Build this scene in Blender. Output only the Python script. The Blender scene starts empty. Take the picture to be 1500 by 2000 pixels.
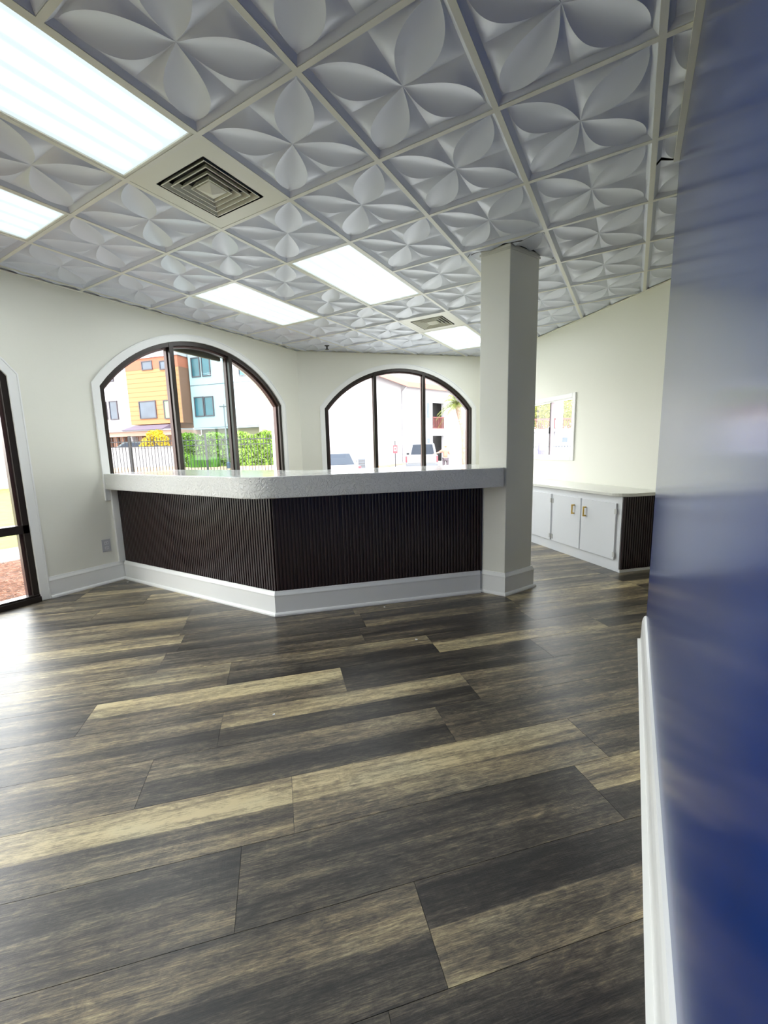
import bpy, bmesh, math, random
from mathutils import Vector, Matrix
random.seed(7)
S = bpy.context.scene
COL = S.collection
PI = math.pi

# ------------------------------------------------------------------ camera
H = 2.69
CAM = Vector((-0.0123, -1.4467, 1.224)); YAW, PITCH, ROLL, FPX = -0.537803, -0.149455, -0.025281, 812.36
_cy, _sy, _cp, _sp = math.cos(YAW), math.sin(YAW), math.cos(PITCH), math.sin(PITCH)
FWD = Vector((_sy*_cp, _cy*_cp, _sp)); _r = Vector((_cy, -_sy, 0)); _u = _r.cross(FWD)
RGT = _r*math.cos(ROLL) + _u*math.sin(ROLL); UPV = -_r*math.sin(ROLL) + _u*math.cos(ROLL)
cd = bpy.data.cameras.new('camera'); cam = bpy.data.objects.new('camera', cd); COL.objects.link(cam)
cd.sensor_fit = 'HORIZONTAL'; cd.sensor_width = 36; cd.lens = FPX/1500*36; cd.clip_start = .01; cd.clip_end = 400
R3 = Matrix((RGT, UPV, -FWD)).transposed().to_4x4()
cam.matrix_world = Matrix.Translation(CAM) @ R3
S.camera = cam
# ------------------------------------------------------------------ world, sun, exposure
w = bpy.data.worlds.new('world'); S.world = w; w.use_nodes = True
wn = w.node_tree.nodes; wl = w.node_tree.links
bg = wn['Background']; bg.inputs['Strength'].default_value = 3.7
tc = wn.new('ShaderNodeTexCoord'); sx = wn.new('ShaderNodeSeparateXYZ'); rp = wn.new('ShaderNodeValToRGB')
rp.color_ramp.elements[0].position = 0.0; rp.color_ramp.elements[0].color = (1, .985, .95, 1)
rp.color_ramp.elements[1].position = 1.0; rp.color_ramp.elements[1].color = (.80, .90, 1, 1)
wl.new(tc.outputs['Generated'], sx.inputs[0]); wl.new(sx.outputs['Z'], rp.inputs[0]); wl.new(rp.outputs[0], bg.inputs['Color'])
sd = bpy.data.lights.new('sun', 'SUN'); sun = bpy.data.objects.new('sun', sd); COL.objects.link(sun)
sd.energy = 1.8; sd.angle = .02; sd.color = (1, .96, .9)
sun.rotation_euler = Vector((-.62, .60, -.95)).to_track_quat('-Z', 'Y').to_euler()
S.view_settings.view_transform = 'Standard'; S.view_settings.look = 'None'
S.view_settings.exposure = 1.38; S.view_settings.gamma = 1; S.view_settings.use_curve_mapping = False
try:
    S.cycles.use_denoising = True; S.cycles.denoiser = 'OPENIMAGEDENOISE'
    S.cycles.max_bounces = 9; S.cycles.diffuse_bounces = 5; S.cycles.glossy_bounces = 4; S.cycles.transparent_max_bounces = 12
    S.cycles.sample_clamp_indirect = 6; S.cycles.caustics_reflective = False; S.cycles.caustics_refractive = False
except Exception: pass
def portal(loc, nrm, sx_, sz_):      # sky-light portals standing in the window openings
    ld = bpy.data.lights.new('window_portal', 'AREA'); ld.shape = 'RECTANGLE'; ld.size = sx_; ld.size_y = sz_; ld.energy = 1
    ld.cycles.is_portal = True; o = bpy.data.objects.new('window_portal', ld); COL.objects.link(o)
    o.location = loc; o.rotation_euler = Vector(nrm).to_track_quat('-Z', 'Z').to_euler()
portal((-4.62, 1.865, 1.64), (1, 0, 0), 2.45, 1.75); portal((-4.62, -1.195, 1.24), (1, 0, 0), 2.45, 2.55)
portal((-4.62, -4.255, 1.24), (1, 0, 0), 2.45, 2.55)  # portal of the added window behind the camera
portal((-3.38, 4.72, 1.64), (1, -1, 0), 2.5, 1.75); portal((-.90, 4.80, 1.44), (-1, -1, 0), 1.05, .8)
PANEL_BASE = .36
PANEL_EMIT = 8.5       # glow of the fluorescent ceiling panels

# ------------------------------------------------------------------ materials
def new_mat(name):
    m = bpy.data.materials.new(name); m.use_nodes = True
    return m, m.node_tree.nodes, m.node_tree.links, m.node_tree.nodes['Principled BSDF']
def mat(name, col, rough=.5, metal=0, bump=0, bscale=60, var=0, vscale=6, coat=0, spec=.5, stretch=(1,1,1)):
    m, n, l, b = new_mat(name)
    b.inputs['Base Color'].default_value = (*col, 1); b.inputs['Roughness'].default_value = rough
    b.inputs['Metallic'].default_value = metal; b.inputs['Coat Weight'].default_value = coat
    b.inputs['Specular IOR Level'].default_value = spec; b.inputs['Coat Roughness'].default_value = .1
    if bump or var:
        t = n.new('ShaderNodeTexCoord'); mp = n.new('ShaderNodeMapping'); mp.inputs['Scale'].default_value = stretch
        l.new(t.outputs['Object'], mp.inputs[0])
    if bump:
        z = n.new('ShaderNodeTexNoise'); z.inputs['Scale'].default_value = bscale; z.inputs['Detail'].default_value = 4
        bp = n.new('ShaderNodeBump'); bp.inputs['Strength'].default_value = bump; bp.inputs['Distance'].default_value = .01
        l.new(mp.outputs[0], z.inputs['Vector']); l.new(z.outputs[0], bp.inputs['Height']); l.new(bp.outputs[0], b.inputs['Normal'])
    if var:
        z = n.new('ShaderNodeTexNoise'); z.inputs['Scale'].default_value = vscale; z.inputs['Detail'].default_value = 5
        r = n.new('ShaderNodeValToRGB'); r.color_ramp.elements[0].position = .3; r.color_ramp.elements[1].position = .7
        r.color_ramp.elements[0].color = (*[c*(1-var) for c in col], 1); r.color_ramp.elements[1].color = (*[min(1, c*(1+var)) for c in col], 1)
        l.new(mp.outputs[0], z.inputs['Vector']); l.new(z.outputs[0], r.inputs[0]); l.new(r.outputs[0], b.inputs['Base Color'])
    return m
def hexc(r, g, b):
    f = lambda c: (c/255/12.92 if c/255 <= .04045 else ((c/255+.055)/1.055)**2.4)
    return (f(r), f(g), f(b))
M = {}
M['wall'] = mat('wall_paint', (.83, .82, .725), .42, bump=.06, bscale=220)
M['trim'] = mat('white_trim_paint', (.87, .87, .84), .28)
M['grid'] = mat('grid_metal', (.70, .69, .60), .4)
M['tile'] = mat('ceiling_tile_vinyl', (.64, .67, .74), .36)
M['deck'] = mat('ceiling_deck', (.08, .08, .08), .9)
M['blue'] = mat('navy_wall_paint', (.001, .026, .17), .16, bump=.012, bscale=300, var=.10, vscale=3, spec=.16)
M['bronze'] = mat('bronze_frame', (.028, .021, .017), .30, metal=.35)
M['bronzebrown'] = mat('brown_frame', (.09, .05, .045), .35, metal=.3)
M['slat'] = mat('dark_wood_slat', (.022, .009, .0095), .33, var=.45, vscale=14, stretch=(3, 3, .4))
M['slatback'] = mat('slat_backing', (.004, .003, .003), .7)
M['cab'] = mat('cabinet_paint', (.80, .81, .83), .33)
M['desk'] = mat('worktop_laminate', (.78, .77, .70), .25)
M['gold'] = mat('gold_handle', (.72, .48, .13), .3, metal=.9)
M['steel'] = mat('steel', (.6, .6, .58), .35, metal=.8)
M['outlet'] = mat('outlet_plastic', (.50, .50, .52), .35)
M['black'] = mat('black', (.01, .01, .01), .5)
M['vent'] = mat('vent_metal', (.70, .69, .58), .4)
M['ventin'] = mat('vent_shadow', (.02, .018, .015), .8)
M['paper'] = mat('paper_scrap', (.85, .85, .83), .7)
# counter top: glossy on top, knock-down stucco texture on its edges
m, n, l, b = new_mat('counter_stucco'); M['counter'] = m
b.inputs['Base Color'].default_value = (.78, .78, .74, 1)
t = n.new('ShaderNodeTexCoord'); v = n.new('ShaderNodeTexNoise'); v.inputs['Scale'].default_value = 34; v.inputs['Detail'].default_value = 3; v.inputs['Distortion'].default_value = 1.6
r = n.new('ShaderNodeValToRGB'); r.color_ramp.elements[0].position = .47; r.color_ramp.elements[1].position = .60
bp = n.new('ShaderNodeBump'); bp.inputs['Distance'].default_value = .004; bp.inputs['Strength'].default_value = .75
g = n.new('ShaderNodeNewGeometry'); sp = n.new('ShaderNodeSeparateXYZ'); mr = n.new('ShaderNodeMapRange')
mr.inputs['From Min'].default_value = .5; mr.inputs['From Max'].default_value = .9; mr.inputs['To Min'].default_value = .45; mr.inputs['To Max'].default_value = .09
mb = n.new('ShaderNodeMapRange'); mb.inputs['From Min'].default_value = .5; mb.inputs['From Max'].default_value = .9; mb.inputs['To Min'].default_value = .75; mb.inputs['To Max'].default_value = .03
l.new(t.outputs['Object'], v.inputs['Vector']); l.new(v.outputs[0], r.inputs[0]); l.new(r.outputs[0], bp.inputs['Height'])
l.new(g.outputs['True Normal'], sp.inputs[0]); l.new(sp.outputs['Z'], mr.inputs[0]); l.new(sp.outputs['Z'], mb.inputs[0])
l.new(mb.outputs[0], bp.inputs['Strength']); l.new(mr.outputs[0], b.inputs['Roughness']); l.new(bp.outputs[0], b.inputs['Normal'])
# vinyl plank
m, n, l, b = new_mat('vinyl_plank'); M['plank'] = m
t = n.new('ShaderNodeTexCoord'); oi = n.new('ShaderNodeObjectInfo')
sc = n.new('ShaderNodeVectorMath'); sc.operation = 'SCALE'; sc.inputs['Scale'].default_value = 37.0
cb = n.new('ShaderNodeCombineXYZ'); ad = n.new('ShaderNodeVectorMath'); ad.operation = 'ADD'
l.new(oi.outputs['Random'], cb.inputs[0]); l.new(oi.outputs['Random'], cb.inputs[1]); l.new(cb.outputs[0], sc.inputs[0])
l.new(t.outputs['Object'], ad.inputs[0]); l.new(sc.outputs[0], ad.inputs[1])
def stretched(sx_, sy_, detail=5, dist=0, rough=.55):
    mp = n.new('ShaderNodeMapping'); mp.inputs['Scale'].default_value = (sx_, sy_, 1)
    z = n.new('ShaderNodeTexNoise'); z.inputs['Scale'].default_value = 1; z.inputs['Detail'].default_value = detail
    z.inputs['Distortion'].default_value = dist; z.inputs['Roughness'].default_value = rough
    l.new(ad.outputs[0], mp.inputs[0]); l.new(mp.outputs[0], z.inputs['Vector']); return z.outputs[0]
def math_(op, a, c, clamp=False):
    q = n.new('ShaderNodeMath'); q.operation = op; q.use_clamp = clamp
    for i, x in enumerate((a, c)):
        if isinstance(x, (int, float)): q.inputs[i].default_value = x
        else: l.new(x, q.inputs[i])
    return q.outputs[0]
broad = stretched(.9, 9.5, 4, .25); mid = stretched(2.6, 55, 8, .35, .72); fine = stretched(22, 330, 6, .3, .78); blot = stretched(11, 30, 9, 1.0, .75)
saw = stretched(150, 9, 3, .3, .6)
tone = n.new('ShaderNodeSeparateColor'); l.new(oi.outputs['Color'], tone.inputs[0])
val = math_('MULTIPLY', math_('SUBTRACT', broad, .5), 1.25)
val = math_('ADD', val, math_('MULTIPLY', math_('SUBTRACT', mid, .5), 1.0))
val = math_('ADD', val, math_('MULTIPLY', math_('SUBTRACT', fine, .5), 1.25))
val = math_('ADD', val, math_('MULTIPLY', math_('SUBTRACT', blot, .5), .85))
val = math_('ADD', val, math_('MULTIPLY', math_('SUBTRACT', saw, .5), .08))
so = n.new('ShaderNodeSeparateXYZ'); l.new(t.outputs['Object'], so.inputs[0])
half = math_('MULTIPLY', math_('SUBTRACT', so.outputs[1], .121), 260, True)          # sharp step between the two printed strips of a plank
tsel = math_('ADD', math_('MULTIPLY', tone.outputs[0], math_('SUBTRACT', 1, half)), math_('MULTIPLY', tone.outputs[1], half))
val = math_('ADD', val, tsel, True)
r = n.new('ShaderNodeValToRGB'); e = r.color_ramp.elements
e[0].position = .05; e[0].color = (.022, .018, .015, 1); e[1].position = .98; e[1].color = (.66, .54, .30, 1)
for p_, c_ in ((.30, (.052, .043, .033)), (.50, (.128, .102, .070)), (.68, (.27, .210, .125)), (.85, (.46, .365, .195))):
    q = e.new(p_); q.color = (*c_, 1)
l.new(val, r.inputs[0])
mx = n.new('ShaderNodeMix'); mx.data_type = 'RGBA'; mx.blend_type = 'MIX'
wv = stretched(2.2, 6, 3, .4)
l.new(math_('MULTIPLY', math_('SUBTRACT', wv, .45, True), 1.0, True), mx.inputs[0]); l.new(r.outputs[0], mx.inputs[6])
hs = n.new('ShaderNodeHueSaturation'); hs.inputs['Hue'].default_value = .56; hs.inputs['Saturation'].default_value = .55
l.new(r.outputs[0], hs.inputs['Color']); l.new(hs.outputs[0], mx.inputs[7]); l.new(mx.outputs[2], b.inputs['Base Color'])
bp = n.new('ShaderNodeBump'); bp.inputs['Strength'].default_value = .35; bp.inputs['Distance'].default_value = .003
l.new(math_('ADD', math_('ADD', fine, mid), math_('MULTIPLY', saw, .3)), bp.inputs['Height']); l.new(bp.outputs[0], b.inputs['Normal'])
b.inputs['Roughness'].default_value = .29; b.inputs['Specular IOR Level'].default_value = .6
# glass
def glass(name, tint=(1, 1, 1)):
    m, n, l, b = new_mat(name); out = n['Material Output']; n.remove(b)
    tr = n.new('ShaderNodeBsdfTransparent'); tr.inputs[0].default_value = (*tint, 1)
    gl = n.new('ShaderNodeBsdfGlossy'); gl.inputs['Roughness'].default_value = .02
    fr = n.new('ShaderNodeFresnel'); ge = n.new('ShaderNodeNewGeometry'); io = n.new('ShaderNodeMapRange')
    io.inputs['To Min'].default_value = 1.45; io.inputs['To Max'].default_value = 1/1.45      # same reflectance from either side of a thin pane
    l.new(ge.outputs['Backfacing'], io.inputs[0]); l.new(io.outputs[0], fr.inputs['IOR'])
    mxs = n.new('ShaderNodeMixShader'); l.new(fr.outputs[0], mxs.inputs[0]); l.new(tr.outputs[0], mxs.inputs[1]); l.new(gl.outputs[0], mxs.inputs[2])
    l.new(mxs.outputs[0], out.inputs[0]); return m
M['glass'] = glass('clear_glass', (.96, .97, .97)); M['glasstint'] = glass('tinted_glass', (.50, .60, .60)); M['glassmid'] = glass('lightly_tinted_glass', (.74, .74, .74))
# emissive prismatic diffuser with four tubes behind it (local y = along the tubes)
m, n, l, b = new_mat('lit_diffuser'); M['lit'] = m
t = n.new('ShaderNodeTexCoord'); s3 = n.new('ShaderNodeSeparateXYZ'); l.new(t.outputs['Object'], s3.inputs[0])
q = n.new('ShaderNodeMath'); q.operation = 'MULTIPLY'; q.inputs[1].default_value = 2*PI/.132; l.new(s3.outputs['X'], q.inputs[0])
q1 = n.new('ShaderNodeMath'); q1.operation = 'COSINE'; l.new(q.outputs[0], q1.inputs[0])
q2 = n.new('ShaderNodeMapRange'); q2.inputs['From Min'].default_value = 1; q2.inputs['From Max'].default_value = -1; l.new(q1.outputs[0], q2.inputs[0])
pw = n.new('ShaderNodeMath'); pw.operation = 'POWER'; pw.inputs[1].default_value = 2.9; l.new(q2.outputs[0], pw.inputs[0])
ya = n.new('ShaderNodeMath'); ya.operation = 'ABSOLUTE'; l.new(s3.outputs['Y'], ya.inputs[0])
yr = n.new('ShaderNodeMapRange'); yr.interpolation_type = 'SMOOTHSTEP'; yr.inputs['From Min'].default_value = .47; yr.inputs['From Max'].default_value = .58; yr.inputs['To Min'].default_value = 1; yr.inputs['To Max'].default_value = .0
l.new(ya.outputs[0], yr.inputs[0]); q3 = n.new('ShaderNodeMath'); q3.operation = 'MULTIPLY'; l.new(pw.outputs[0], q3.inputs[0]); l.new(yr.outputs[0], q3.inputs[1])
q4 = n.new('ShaderNodeMath'); q4.operation = 'MULTIPLY'; q4.inputs[1].default_value = PANEL_EMIT; l.new(q3.outputs[0], q4.inputs[0])
q5 = n.new('ShaderNodeMath'); q5.operation = 'ADD'; q5.inputs[1].default_value = PANEL_BASE; l.new(q4.outputs[0], q5.inputs[0])
ec = n.new('ShaderNodeMix'); ec.data_type = 'RGBA'; ec.inputs[6].default_value = (.80, .94, 1, 1); ec.inputs[7].default_value = (.95, .98, 1, 1); l.new(q3.outputs[0], ec.inputs[0])
b.inputs['Base Color'].default_value = (.2, .2, .2, 1); l.new(ec.outputs[2], b.inputs['Emission Color']); l.new(q5.outputs[0], b.inputs['Emission Strength'])

# ------------------------------------------------------------------ helpers
def setp(o, **k):
    for a, v_ in k.items():
        if v_ is not None: o[a] = v_
    return o
def link(name, me, m=None, parent=None, local=False, smooth=False):
    o = bpy.data.objects.new(name, me); COL.objects.link(o)
    if m is not None and not me.materials: me.materials.append(m)
    if smooth:
        for p in me.polygons: p.use_smooth = True
    if parent is not None:
        o.parent = parent
        if not local: o.location = -wloc(parent)
    return o
def wloc(o):
    v_ = Vector(o.location)
    while o.parent: o = o.parent; v_ = v_ + Vector(o.location)
    return v_
def thing(name, label, cat, loc=(0, 0, 0), rz=0, group=None):
    o = bpy.data.objects.new(name, None); COL.objects.link(o); o.location = loc; o.rotation_euler = (0, 0, rz); o.empty_display_size = .1
    return setp(o, label=label, category=cat, group=group)
def struct(name, loc=(0, 0, 0)):
    o = bpy.data.objects.new(name, None); COL.objects.link(o); o.location = loc; o['kind'] = 'structure'; return o
class MB:
    def __init__(s): s.v = []; s.f = []
    def add(s, vs, fs):
        k = len(s.v); s.v += [tuple(x) for x in vs]; s.f += [tuple(i+k for i in f) for f in fs]; return s
    def box(s, x0, x1, y0, y1, z0, z1, T=None):
        vs = [Vector((x, y, z)) for z in (z0, z1) for y in (y0, y1) for x in (x0, x1)]
        if T is not None: vs = [T @ q for q in vs]
        return s.add(vs, [(0, 2, 3, 1), (4, 5, 7, 6), (0, 1, 5, 4), (2, 6, 7, 3), (0, 4, 6, 2), (1, 3, 7, 5)])
    def prism(s, poly, z0, z1, T=None):
        k = len(poly); vs = [Vector((x, y, z0)) for x, y in poly] + [Vector((x, y, z1)) for x, y in poly]
        if T is not None: vs = [T @ q for q in vs]
        return s.add(vs, [tuple(range(k-1, -1, -1)), tuple(range(k, 2*k))] + [(i, (i+1) % k, k+(i+1) % k, k+i) for i in range(k)])
    def tube(s, pts, r, seg=8, cap=True):
        pts = [Vector(p) for p in pts]; rs = r if isinstance(r, (list, tuple)) else [r]*len(pts); vs = []
        for i, p in enumerate(pts):
            d = (pts[min(i+1, len(pts)-1)] - pts[max(i-1, 0)]).normalized()
            a = d.cross(Vector((0, 0, 1)));  a = a.normalized() if a.length > 1e-3 else Vector((1, 0, 0)); c = d.cross(a)
            vs += [p + (a*math.cos(2*PI*j/seg) + c*math.sin(2*PI*j/seg))*rs[i] for j in range(seg)]
        fs = [(i*seg+j, i*seg+(j+1) % seg, (i+1)*seg+(j+1) % seg, (i+1)*seg+j) for i in range(len(pts)-1) for j in range(seg)]
        if cap: fs += [tuple(range(seg-1, -1, -1)), tuple((len(pts)-1)*seg+j for j in range(seg))]
        return s.add(vs, fs)
    def build(s, name, m, parent=None, local=False, smooth=False, bevel=0):
        me = bpy.data.meshes.new(name); me.from_pydata(s.v, [], s.f)
        bm = bmesh.new(); bm.from_mesh(me); bmesh.ops.recalc_face_normals(bm, faces=bm.faces); bm.to_mesh(me); bm.free()
        o = link(name, me, m, parent, local, smooth)
        if bevel:
            md = o.modifiers.new('bevel', 'BEVEL'); md.width = bevel; md.segments = 2; md.limit_method = 'ANGLE'; md.angle_limit = .6
        return o
def frame(origin, d):   # wall frame: local x along the wall, local y out of the room (into the wall), z up
    d = Vector((d[0], d[1], 0)).normalized(); nrm = Vector((-d.y, d.x, 0))
    m_ = Matrix.Identity(4)
    for i in range(3): m_[i][0] = d[i]; m_[i][1] = nrm[i]; m_[i][3] = (origin[0], origin[1], 0)[i]
    return m_
def copy_tree(o, parent=None):
    c = o.copy(); COL.objects.link(c); c.parent = parent
    for ch in [x for x in bpy.data.objects if x.parent == o]: copy_tree(ch, c)
    return c
def clip_poly(poly, nx, ny, d):   # keep nx*x+ny*y <= d
    out = []
    for i in range(len(poly)):
        a, c = poly[i], poly[(i+1) % len(poly)]; da = nx*a[0]+ny*a[1]-d; dc = nx*c[0]+ny*c[1]-d
        if da <= 0: out.append(a)
        if (da < 0 < dc) or (dc < 0 < da):
            t_ = da/(da-dc); out.append((a[0]+t_*(c[0]-a[0]), a[1]+t_*(c[1]-a[1])))
    return out
Q = math.sqrt(.5)
XW, SUMR, DIFB, YB, XR = -4.36, 3.62, 7.80, -6.0, 2.2      # wall planes
HALF = [(-1, 0, -XW), (-Q, Q, DIFB*Q), (Q, Q, SUMR*Q), (0, -1, -YB), (1, 0, XR)]

# ------------------------------------------------------------------ floor of vinyl planks laid at 45 degrees
floor = struct('floor')
ROOM = [(XW, YB), (XR, YB), (XR, SUMR-XR), ((SUMR-DIFB)/2, (SUMR+DIFB)/2), (XW, XW+DIFB)]
MB().prism(ROOM, -.12, -.004).build('subfloor', M['deck'], floor)
PW, PL, W0 = .248, 1.22, .207
joint = {-2: -.725, -1: -1.212, 0: -1.05, 1: -1.59, 2: -1.35, 3: -.753, 4: -1.364, 5: -.55, 6: -1.715}
# printed tone of the near and the far half of each plank
toneof = {(0, 0): (.56, .80), (0, -1): (.47, .80), (-1, -1): (.43, .34), (-1, 0): (.40, .30), (-2, -1): (.33, .58), (-2, 0): (.58, .28), (-3, -1): (.36, .33), (-3, 0): (.30, .35), (-3, -2): (.4, .3),
          (1, -1): (.42, .46), (1, 0): (.28, .50), (1, 1): (.5, .4), (2, 0): (.25, .70), (2, -1): (.32, .52), (2, 1): (.52, .44), (3, -1): (.54, .78), (3, 0): (.30, .27), (3, 1): (.46, .55),
          (4, -1): (.45, .72), (4, 0): (.30, .52), (4, 1): (.70, .45), (5, -1): (.48, .34), (5, 0): (.36, .30), (5, 1): (.44, .52), (6, -1): (.34, .72), (6, 0): (.32, .36)}
rnd = random.Random(5)
for r_ in range(-18, 32):
    j0 = joint.get(r_, rnd.uniform(-1.6, -.4))
    for k in range(-6, 8):
        t0, t1 = j0+k*PL, j0+(k+1)*PL; w0, w1 = W0+r_*PW, W0+(r_+1)*PW; g_ = .0007
        tn = toneof.get((r_, k)) or (rnd.choice([.28, .34, .42, .50, .60]), rnd.choice([.30, .38, .48, .58, .70]))
        quad = [(t0+g_, w0+g_), (t1-g_, w0+g_), (t1-g_, w1-g_), (t0+g_, w1-g_)]
        poly = [((t_-w_)*Q, (t_+w_)*Q) for t_, w_ in quad]
        for hp in HALF:
            poly = clip_poly(poly, *hp) if len(poly) > 2 else []
        if len(poly) < 3: continue
        if max(p[1] for p in poly) < -3.4: continue
        ox, oy = (t0-w0)*Q, (t0+w0)*Q
        loc = [((x-ox)*Q+(y-oy)*Q, -(x-ox)*Q+(y-oy)*Q) for x, y in poly]
        o = MB().prism(loc, -.003, 0).build('plank', M['plank'], floor, local=True)
        o.location = (ox, oy, 0); o.rotation_euler = (0, 0, PI/4); o.color = (tn[0], tn[1], 0, 1)
MB().prism(clip_poly(ROOM, 0, 1, -3.0), -.003, -.0015).build('floor_covering', M['plank'], floor)['kind'] = 'stuff'

# ------------------------------------------------------------------ walls with arched openings
def arch_z(op, s):
    c, hw, top, spr, sill = op; R_ = (hw*hw+(top-spr)**2)/(2*(top-spr)); return top-R_+math.sqrt(max(0, R_*R_-(s-c)**2))
HT = H+.12
def arch_wall(name, T, s0, s1, ops, m, th=.22):
    mb = MB(); ss = {s0, s1}
    for op in ops:
        for i in range(33): ss.add(round(op[0]-op[1]+2*op[1]*i/32, 5))
    ss = sorted(ss)
    def q(a, c, za, zc, zb, zd):      # front and back face between s=a..c, bottoms za,zc, tops zb,zd
        for y in (0, th): mb.add([T @ Vector(p) for p in ((a, y, za), (c, y, zc), (c, y, zd), (a, y, zb))], [(0, 1, 2, 3)])
    def rv(a, za, c, zc): mb.add([T @ Vector(p) for p in ((a, 0, za), (c, 0, zc), (c, th, zc), (a, th, za))], [(0, 1, 2, 3)])
    for a, c in zip(ss, ss[1:]):
        op = next((o for o in ops if o[0]-o[1]-1e-4 <= a and c <= o[0]+o[1]+1e-4), None)
        if op is None: q(a, c, 0, 0, HT, HT)
        else:
            if op[4] > 0: q(a, c, 0, 0, op[4], op[4])
            rv(a, op[4], c, op[4]); q(a, c, arch_z(op, a), arch_z(op, c), HT, HT); rv(a, arch_z(op, a), c, arch_z(op, c))
    for o_ in ops:
        for s_ in (o_[0]-o_[1], o_[0]+o_[1]): rv(s_, o_[4], s_, arch_z(o_, s_))
    rv(s0, 0, s0, HT); rv(s1, 0, s1, HT); rv(s0, HT, s1, HT); rv(s0, 0, s1, 0)
    o = mb.build(name, m); o['kind'] = 'structure'; return o
def band(T, op, inset, width, y0, y1, legs=True, bottom=False, zb=None):   # band following jambs and arch; inset>0 = inside the opening
    c, hw, top, spr, sill = op; zb = sill if zb is None else zb
    def path(off):      # off>0 inward
        R_ = (hw*hw+(top-spr)**2)/(2*(top-spr)); R2 = R_-off; zc = top-R_; h2 = hw-off
        pts = [(c-h2, zb)]
        for i in range(33):
            s_ = c-h2+2*h2*i/32; pts.append((s_, zc+math.sqrt(max(0, R2*R2-(s_-c)**2))))
        return pts+[(c+h2, zb)]
    A, B = path(inset), path(inset+width); mb = MB(); k = len(A)
    vs = [T @ Vector((s_, y, z_)) for y in (y0, y1) for P_ in (A, B) for s_, z_ in P_]
    fs = []
    for i in range(k-1):
        fs += [(i, i+1, k+i+1, k+i), (2*k+i, 3*k+i, 3*k+i+1, 2*k+i+1), (i, 2*k+i, 2*k+i+1, i+1), (k+i, k+i+1, 3*k+i+1, 3*k+i)]
    fs += [(0, k, 3*k, 2*k), (k-1, 3*k-1, 4*k-1, 2*k-1)]
    mb.add(vs, fs)
    return mb
def pane(T, op, a, c, y, m, name, parent, zb=None, zt=None):
    zb = op[4] if zb is None else zb; mb = MB(); k = 12
    for i in range(k):
        s0, s1 = a+(c-a)*i/k, a+(c-a)*(i+1)/k
        t0 = arch_z(op, s0) if zt is None else zt; t1 = arch_z(op, s1) if zt is None else zt
        mb.add([T @ Vector(p) for p in ((s0, y, zb), (s1, y, zb), (s1, y, t1), (s0, y, t0))], [(0, 1, 2, 3)])
    return mb.build(name, m, parent)
TL = frame((XW, 0), (0, 1))                    # left wall: s = y
TBk = frame((XW, XW+DIFB), (1, 1))             # back wall at 45 degrees
TRt = frame(((SUMR-DIFB)/2, (SUMR+DIFB)/2), (1, -1))   # right wall at 45 degrees
opA = (1.865, 1.19, 2.485, 1.88, .80); opD = (-1.195, 1.19, 2.485, 1.88, 0.0); opE = (-4.255, 1.19, 2.485, 1.88, 0.0); opB = (1.60, 1.225, 2.475, 1.86, .80)
LB = 2.27/Q
arch_wall('wall_left', TL, YB, XW+DIFB, [opE, opD, opA], M['wall'])
arch_wall('wall_back', TBk, 0, LB, [opB], M['wall'])
# right wall with a square window
S0, S1, ZW0, ZW1 = 1.03, 2.0, 1.08, 1.80
mb = MB(); LR = (XR-(SUMR-DIFB)/2)/Q
for a, c, z0, z1 in ((0, S0, 0, HT), (S1, LR, 0, HT), (S0, S1, 0, ZW0), (S0, S1, ZW1, HT)):
    mb.box(a, c, 0, .085, z0, z1, TRt)
mb.build('wall_right', M['wall'])['kind'] = 'structure'
MB().box(XR, XR+.15, YB, SUMR-XR, 0, HT).build('wall_side', M['wall'])['kind'] = 'structure'
MB().box(XW, XR, YB-.15, YB, 0, HT).build('wall_rear', M['wall'])['kind'] = 'structure'
XBL, YBL = .115, 1.44
MB().box(XBL, XBL+.12, YB, YBL, 0, 2.668).build('wall_blue', M['blue'], bevel=.003)['kind'] = 'structure'
mb = MB().prism([(p[0]*1.12, p[1]*1.12) for p in ROOM], H+.13, H+.25); roof = mb.build('unseen_roof', M['deck']); roof['kind'] = 'structure'; roof.name = 'unseen_roof'  # unseen roof over the room, blocks sun and sky from above

# windows -------------------------------------------------------------
def arch_window(nm, T, op, mulls, panes, base, casing_to_floor=False, transom=None):
    wn_ = struct(nm, base)
    zb = op[4]
    band(T, op, 0, .042, .004, .095).build('window_frame', M['bronze'], wn_)
    band(T, op, .042, .022, .045, .10).build('sash_frame', M['bronzebrown'], wn_)
    for s_ in mulls:
        zt = arch_z(op, s_)-.02
        MB().box(s_-.024, s_+.024, .0, .030, zb, zt, T).box(s_-.018, s_+.018, .030, .055, zb, zt, T).build('mullion', M['bronze'], wn_)
        MB().box(s_-.030, s_+.022, .055, .105, zb, zt, T).build('mullion_sash', M['bronzebrown'], wn_)
    c, hw = op[0], op[1]
    if not casing_to_floor: MB().box(c-hw, c+hw, -.0, .10, zb, zb+.04, T).build('bottom_rail', M['bronze'], wn_)
    if transom:
        MB().box(c-hw, c+hw, .004, .095, transom-.035, transom+.035, T).build('transom_bar', M['bronze'], wn_)
        MB().box(c-hw, c+hw, -.03, .11, -.002, .045, T).box(c-hw, c+hw, -.01, .085, .045, .06, T).build('threshold', M['bronze'], wn_)
    ed = [c-hw]+mulls+[c+hw]
    for i, (a, d_) in enumerate(zip(ed, ed[1:])):
        pane(T, op, a+.01, d_-.01, .075, M[panes[i]], 'glass_pane', wn_)
    band(T, op, -.072, .072, -.016, .0, zb=(0 if casing_to_floor else zb)).build('casing', M['trim'], wn_, bevel=.004)
    band(T, op, -.072, .012, -.022, -.014, zb=(0 if casing_to_floor else zb)).build('casing_bead', M['trim'], wn_, bevel=.003)
    return wn_
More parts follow.
